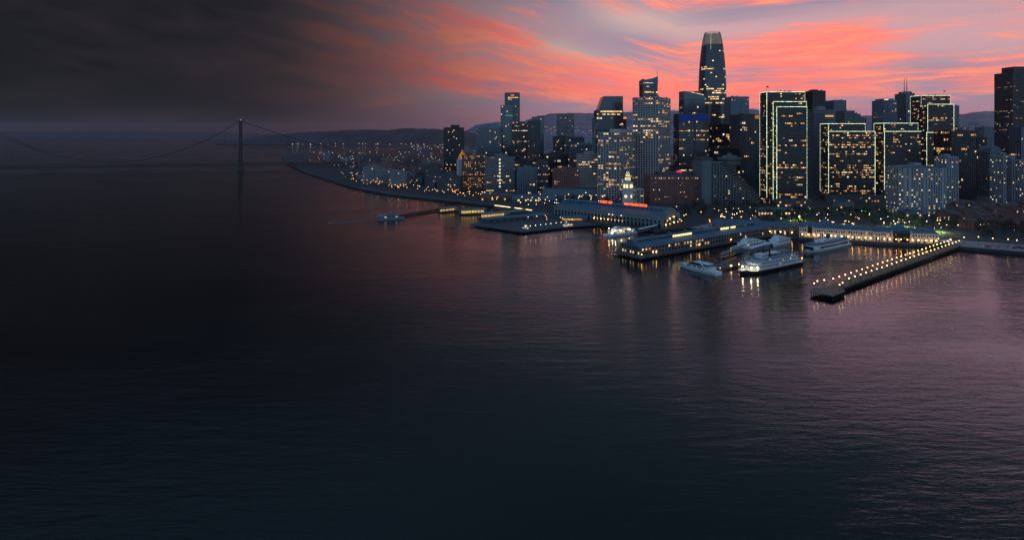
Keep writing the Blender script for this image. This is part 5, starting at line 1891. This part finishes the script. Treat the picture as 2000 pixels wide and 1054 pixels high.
def put_lamp(src, px, py, sc=1.0, where=None):
    q = G(px, py, 3)
    loc = (q.x, q.y, 3.0)
    if src.name not in first:
        first[src.name] = 1
        src.location = loc
        src.scale = (sc, sc, sc)
        o = src
    else:
        o = copy_thing(src, loc, 0, sc)
    if where:
        col_ = 'warm' if src is lp_w else 'orange' if src is lp_o else 'cool white'
        o['label'] = col_ + ' street lamp ' + where
    return o


for px, py in ((1833, 473), (1856, 474), (1883, 470), (1911, 469), (1939, 472), (1969, 474), (1986, 476)):
    put_lamp(lp_w, px, py + 8, 1.0, 'on the right-hand promenade')
for k in range(34):                     # road behind the white halls
    put_lamp(rnd.choice((lp_w, lp_w, lp_c)), rnd.uniform(1480, 1835), rnd.uniform(441, 452), .95, 'on the road behind the white halls')
for k in range(46):                     # park and plaza
    put_lamp(rnd.choice((lp_w, lp_w, lp_c, lp_o)), rnd.uniform(1385, 1740), rnd.uniform(412, 440), rnd.uniform(.7, 1.0), 'among the trees below the outlined towers')
for k in range(26):
    put_lamp(rnd.choice((lp_w, lp_w, lp_c)), rnd.uniform(1745, 2000), rnd.uniform(424, 462), rnd.uniform(.6, .95), 'among the townhouses near the right edge')
for k in range(22):                     # plaza right of the terminal
    put_lamp(rnd.choice((lp_w, lp_o)), rnd.uniform(1300, 1450), rnd.uniform(415, 445), rnd.uniform(.9, 1.25), 'on the plaza right of the terminal hall')
for k in range(34):                     # street behind the terminal
    put_lamp(rnd.choice((lp_w, lp_w, lp_c)), rnd.uniform(1010, 1215), rnd.uniform(386, 410), rnd.uniform(.9, 1.3), 'on the street behind the terminal hall')
for k in range(90):                     # embarcadero southwards
    u = rnd.random() ** 1.2
    px = 975 - 290 * u
    py = 399 - 36 * u - rnd.uniform(0, 13) * (1 - .3 * u)
    put_lamp(rnd.choice((lp_o, lp_o, lp_w)), px, py, rnd.uniform(.8, 1.15), 'along the dim southern shore road')
for px, py in ((1508, 418), (1582, 414), (1683, 419), (1691, 420)):
    put_lamp(lp_g, px, py, .9)

for k in range(9):
    u = k / 8
    o = put_lamp(lp_c, 1026 + 80 * u, 452 - 10 * u, .8, 'along the edge of the wide dark wharf')
    o.location.z = 2.6
for k in range(8):
    o = put_lamp(rnd.choice((lp_w, lp_o)), rnd.uniform(1060, 1165), rnd.uniform(432, 438), .8, 'on the landing between wharf and terminal hall')
    o.location.z = 2.6

# ------------------------------------------------------------------ trees
def tree_mesh(seed, m, h=9.0, r=3.4, n=190):
    rr_ = random.Random(seed)
    tk = MB()
    tk.cyl((0, 0), .32, .2, -.3, h * .42, 7)
    tips = []
    for k in range(5):
        a = rr_.uniform(0, 6.28)
        q = (r * .55 * math.cos(a), r * .55 * math.sin(a), h * rr_.uniform(.55, .8))
        tk.bar((0, 0, h * .38), q, .16, 5, .06)
        tips.append(q)
    cr_ = MB()
    cl_ = [(rr_.uniform(-r * .55, r * .55), rr_.uniform(-r * .55, r * .55), h * rr_.uniform(.5, .88), rr_.uniform(.35, .6) * r) for _ in range(8)]
    for k in range(n):
        c = rr_.choice(cl_)
        v = Vector((rr_.gauss(0, 1), rr_.gauss(0, 1), rr_.gauss(0, .8))).normalized() * c[3] * rr_.uniform(.55, 1.08)
        p = Vector(c[:3]) + v
        s = rr_.uniform(.28, .6)
        ax1 = Vector((rr_.uniform(-1, 1), rr_.uniform(-1, 1), rr_.uniform(-1, 1))).normalized()
        ax2 = ax1.orthogonal().normalized()
        cr_.quad(p - ax1 * s, p + ax2 * s * .7, p + ax1 * s, p - ax2 * s * .7)
    return tk.mesh('trunk', BARK), cr_.mesh('crown', m)


TV = [tree_mesh(s, m, h, r) for s, m, h, r in ((1, LEAF, 9, 3.4), (2, LEAF, 11, 3.8), (3, LEAF_R, 9, 3.6), (4, LEAF, 7.5, 3.2), (5, LEAF_R, 10, 3.8))]


def put_tree(px, py, kind, lab, sc):
    q = G(px, py, 3)
    r = thing('street_tree', lab, 'tree', (q.x, q.y, 3.0), random.uniform(0, 6), 'trees along the waterfront')
    r.scale = (sc, sc, sc)
    link('trunk', TV[kind][0], r)
    link('crown', TV[kind][1], r, 'stuff')


rnd = random.Random(33)
for k in range(95):
    put_tree(rnd.uniform(1470, 1740), rnd.triangular(409, 446, 420), rnd.choice((0, 1, 3)), 'dark leafy tree in the park below the outlined towers', rnd.uniform(.8, 1.35))
for k in range(45):
    put_tree(rnd.uniform(1740, 1900), rnd.uniform(430, 447), rnd.choice((0, 1, 3, 2)), 'dark leafy tree between the apartment slab and the white halls', rnd.uniform(.7, 1.15))
for k in range(40):
    put_tree(rnd.uniform(1895, 2010), rnd.triangular(444, 466, 456), rnd.choice((2, 4, 4, 0)), 'dark reddish tree along the right-hand promenade', rnd.uniform(.9, 1.35))
for k in range(36):
    put_tree(rnd.uniform(1300, 1480), rnd.uniform(402, 426), rnd.choice((0, 1, 2)), 'dark tree on the plaza in front of the brown masonry block', rnd.uniform(.8, 1.2))
for k in range(22):
    put_tree(rnd.uniform(1090, 1215), rnd.uniform(388, 402), rnd.choice((0, 3, 2)), 'dark tree on the street left of the clock tower', rnd.uniform(.8, 1.1))

# lit lawns in the park
for k, (pts) in enumerate((((1722, 444), (1760, 447), (1790, 442), (1745, 437)), ((1805, 454), (1848, 456), (1845, 450), (1812, 449)), ((1640, 446), (1690, 448), (1700, 440), (1655, 438)), ((1520, 434), (1590, 436), (1600, 426), (1530, 425)))):
    q = [G(a, c, 3) for a, c in pts]
    MB().add([(p.x, p.y, 3.016) for p in q], [(0, 1, 2, 3)]).build('lawn', GRASS, kind='structure')
fl_l = bpy.data.lights.new('park_floodlight', 'POINT')
fl_l.energy = 9000
fl_l.color = (.85, 1.0, .45)
fl_l.shadow_soft_size = .5
for k, (px, py) in enumerate(((1740, 444), (1770, 443), (1826, 453), (1838, 453), (1668, 443), (1560, 430))):
    q = G(px, py, 3)
    r = thing('park_floodlight', ('floodlight pole lighting the green lawn behind the white halls', 'floodlight pole at the right end of the lit lawn', 'floodlight pole at the bright green strip by the promenade', 'floodlight pole at the right of the bright green strip', 'floodlight pole in the park below the second outlined tower', 'floodlight pole in the plaza below the first outlined tower')[k], 'lamp', (q.x, q.y, 3))
    MB().cyl((0, 0), .12, .08, 0, 5.0, 6).build('post', DARK, r)
    MB().box(-.5, .5, -.3, .3, 5.0, 5.25).build('hood', DARK, r)
    MB().box(-.4, .4, -.2, .2, 4.93, 4.99).build('lens', L_WHITE, r)
    lo = bpy.data.objects.new('flood', fl_l)
    COL.objects.link(lo)
    lo.parent = r
    lo.location = (0, 0, 4.5)

# ------------------------------------------------------------------ townhouses at right
rnd = random.Random(55)


def house_mesh(seed):
    rr_ = random.Random(seed)
    w, dp, h = rr_.uniform(9, 14), rr_.uniform(9, 12), rr_.choice((6.5, 8, 9.5))
    wl = MB().box(-w / 2, w / 2, -dp / 2, dp / 2, -.3, h).mesh('wall', rr_.choice((BRICK, CONC_G, CREAM, BRICK)))
    rf_ = MB().loft([[(x, -dp / 2 - .5, h), (x, 0, h + 2.6), (x, dp / 2 + .5, h)] for x in (-w / 2 - .4, w / 2 + .4)]).mesh('roof', rr_.choice((RUST, RUST, ROOF)))
    ch = MB().box(w * .2, w * .2 + .9, -.5, .5, h + 1.2, h + 3.8).mesh('chimney', BRICK)
    wn = []
    for i in range(3):
        for j in range(int(h // 3)):
            wn.append((MB().box(-w / 2 + w * (.14 + .29 * i), -w / 2 + w * (.14 + .29 * i) + 1.5, -dp / 2 - .08, -dp / 2 + .1, .9 + j * 3, 2.5 + j * 3).mesh('window', WIN[1] if rr_.random() < .12 else GLASS_K)))
    return wl, rf_, ch, wn


HM = [house_mesh(s) for s in range(6)]
for row, (ya, n_) in enumerate(((411, 13), (417, 14), (424, 14), (431, 13), (438, 12), (445, 11))):
    for k in range(n_):
        px = 1838 + (2010 - 1838) * (k + rnd.uniform(.1, .9)) / n_ - row * 2
        if row > 3 and px < 1870:
            continue
        q = G(px, ya + rnd.uniform(-1, 1), 3)
        wl, rf_, ch, wn = rnd.choice(HM)
        r = thing('townhouse', 'small gabled townhouse in %s of the dark terrace below the right-hand apartments' % ('the back rows', 'the back rows', 'the middle rows', 'the middle rows', 'the front rows', 'the front rows')[row], 'house', (q.x, q.y, 3.0), rnd.uniform(-.5, .3), 'townhouses at the right')
        link('wall', wl, r)
        ro = link('roof', rf_, r)
        link('chimney', ch, ro)
        for m_ in wn:
            link('window', m_, r)

# low flat waterfront stores between halls and apartments
for i, (a, c, yb, hh, m_, lab) in enumerate(((1770, 1803, 424, 6, CONC_B, 'low pale-blue flat building at the foot of the broad apartment slab'),
                                             (1868, 1905, 404, 7, CONC_B, 'low pale-blue roofed building behind the townhouses'),
                                             (1480, 1545, 420, 7, CONC_D, 'low dark shop pavilion with yellow lights below the first outlined tower'),
                                             (1640, 1668, 408, 9, CONC_G, 'low pale flat building below the second outlined tower'),
                                             (1000, 1085, 394, 9, CONC_B, 'long low teal-roofed building behind the covered walks'),
                                             (1060, 1168, 386, 14, CONC_B, 'broad low teal-roofed building left of the shorter grid tower'),
                                             (940, 1000, 392, 9, BRICK, 'low brick building by the shore road'))):
    p, q = G(a, yb, 3), G(c, yb, 3)
    r = thing('low_building', lab, 'building', ((p.x + q.x) / 2, p.y + 9, 3.0))
    w = q.x - p.x
    MB().box(-w / 2, w / 2, -9, 9, -.2, hh).build('wall', m_, r)
    MB().box(-w / 2 - .5, w / 2 + .5, -9.5, 9.5, hh, hh + .8).build('roof', ROOF_BL, r)
    MB().box(-w * .2, w * .1, -4, 4, hh + .8, hh + 2.6).build('machine_house', ROOF, r)
    n_ = int(w / 4)
    for k in range(n_):
        MB().box(-w / 2 + k * 4 + .8, -w / 2 + k * 4 + 3.2, -9.08, -8.9, 1.0, 3.4).build('window', WIN[1] if rnd.random() < (.7 if i == 2 else .25) else GLASS_K, r)

# parked cars and a white canopy at the pier root
CARM = [mat('car_red', (.22, .03, .03), .3), mat('car_silver', (.4, .4, .42), .3), mat('car_dark', (.03, .03, .04), .3), mat('car_white', (.6, .6, .6), .3)]
TAIL = emit('tail_light', (1.0, .05, .03), 3.0)
cw = MB().cyl((0, 0), .34, .34, -.12, .12, 10).mesh('wheel', DARK)
rnd = random.Random(3)
for k in range(14):
    px = 1925 + k * 6 + rnd.uniform(-1, 1)
    py = 481.5 + (px - 1925) * .06 + rnd.choice((0, .0, 2.2))
    q = G(px, py - 2, 3)
    m_ = rnd.choice(CARM)
    r = thing('parked_car', 'small ' + m_.name.split('_')[1] + ' car parked on the right-hand promenade', 'car', (q.x, q.y, 3.02), rnd.choice((0, math.pi)) + rnd.uniform(-.1, .1), 'cars parked by the promenade')
    MB().prism([(-2.2, -.85), (2.2, -.85), (2.3, 0), (2.2, .85), (-2.2, .85)], .3, .85).build('body', m_, r)
    MB().prism([(-1.5, -.8), (1.2, -.8), (1.2, .8), (-1.5, .8)], .85, 1.45, top=[(-1.0, -.68), (.5, -.68), (.5, .68), (-1.0, .68)]).build('cabin', GLASS_K, r)
    for sx in (-1.35, 1.35):
        for sy in (-.85, .85):
            o = link('wheel', cw, r, None, (sx, sy, .34))
            o.rotation_euler = (R(90), 0, 0)
    for sy in (-.6, .6):
        MB().box(2.24, 2.32, sy - .2, sy + .2, .55, .75).build('tail_light', TAIL, r)
q = G(1849, 477, 3)
r = thing('white_canopy', 'small white peaked canopy at the root of the timber pier', 'canopy', (q.x, q.y, 3.0))
MB().add([(-6, -3, 3), (6, -3, 3), (6, 3, 3), (-6, 3, 3), (-3, 0, 4.6), (3, 0, 4.6)], [(0, 1, 5, 4), (1, 2, 5), (2, 3, 4, 5), (3, 0, 4), (3, 2, 1, 0)]).build('canopy', WHITE, r)
for sx in (-5.6, 5.6):
    for sy in (-2.7, 2.7):
        MB().cyl((sx, sy), .08, .08, 0, 3, 5).build('canopy_post', STEEL, r)
MB().ball((0, -2.4, 2.6), .25).build('lamp', L_STREET, r)

# ------------------------------------------------------------------ evening haze
hz = bpy.data.materials.new('evening_haze')
hz.use_nodes = True
ht = hz.node_tree
ht.nodes.clear()
pv = N(ht, 'ShaderNodeVolumePrincipled')
pv.inputs['Color'].default_value = (.86, .84, .95, 1)
pv.inputs['Density'].default_value = 2.3e-5
pv.inputs['Anisotropy'].default_value = .6
ho = N(ht, 'ShaderNodeOutputMaterial')
ht.links.new(pv.outputs[0], ho.inputs['Volume'])
hb = MB().box(-22500, 22500, -1800, 26500, -4, 520)
ho_ = hb.build('haze', hz, kind='stuff')
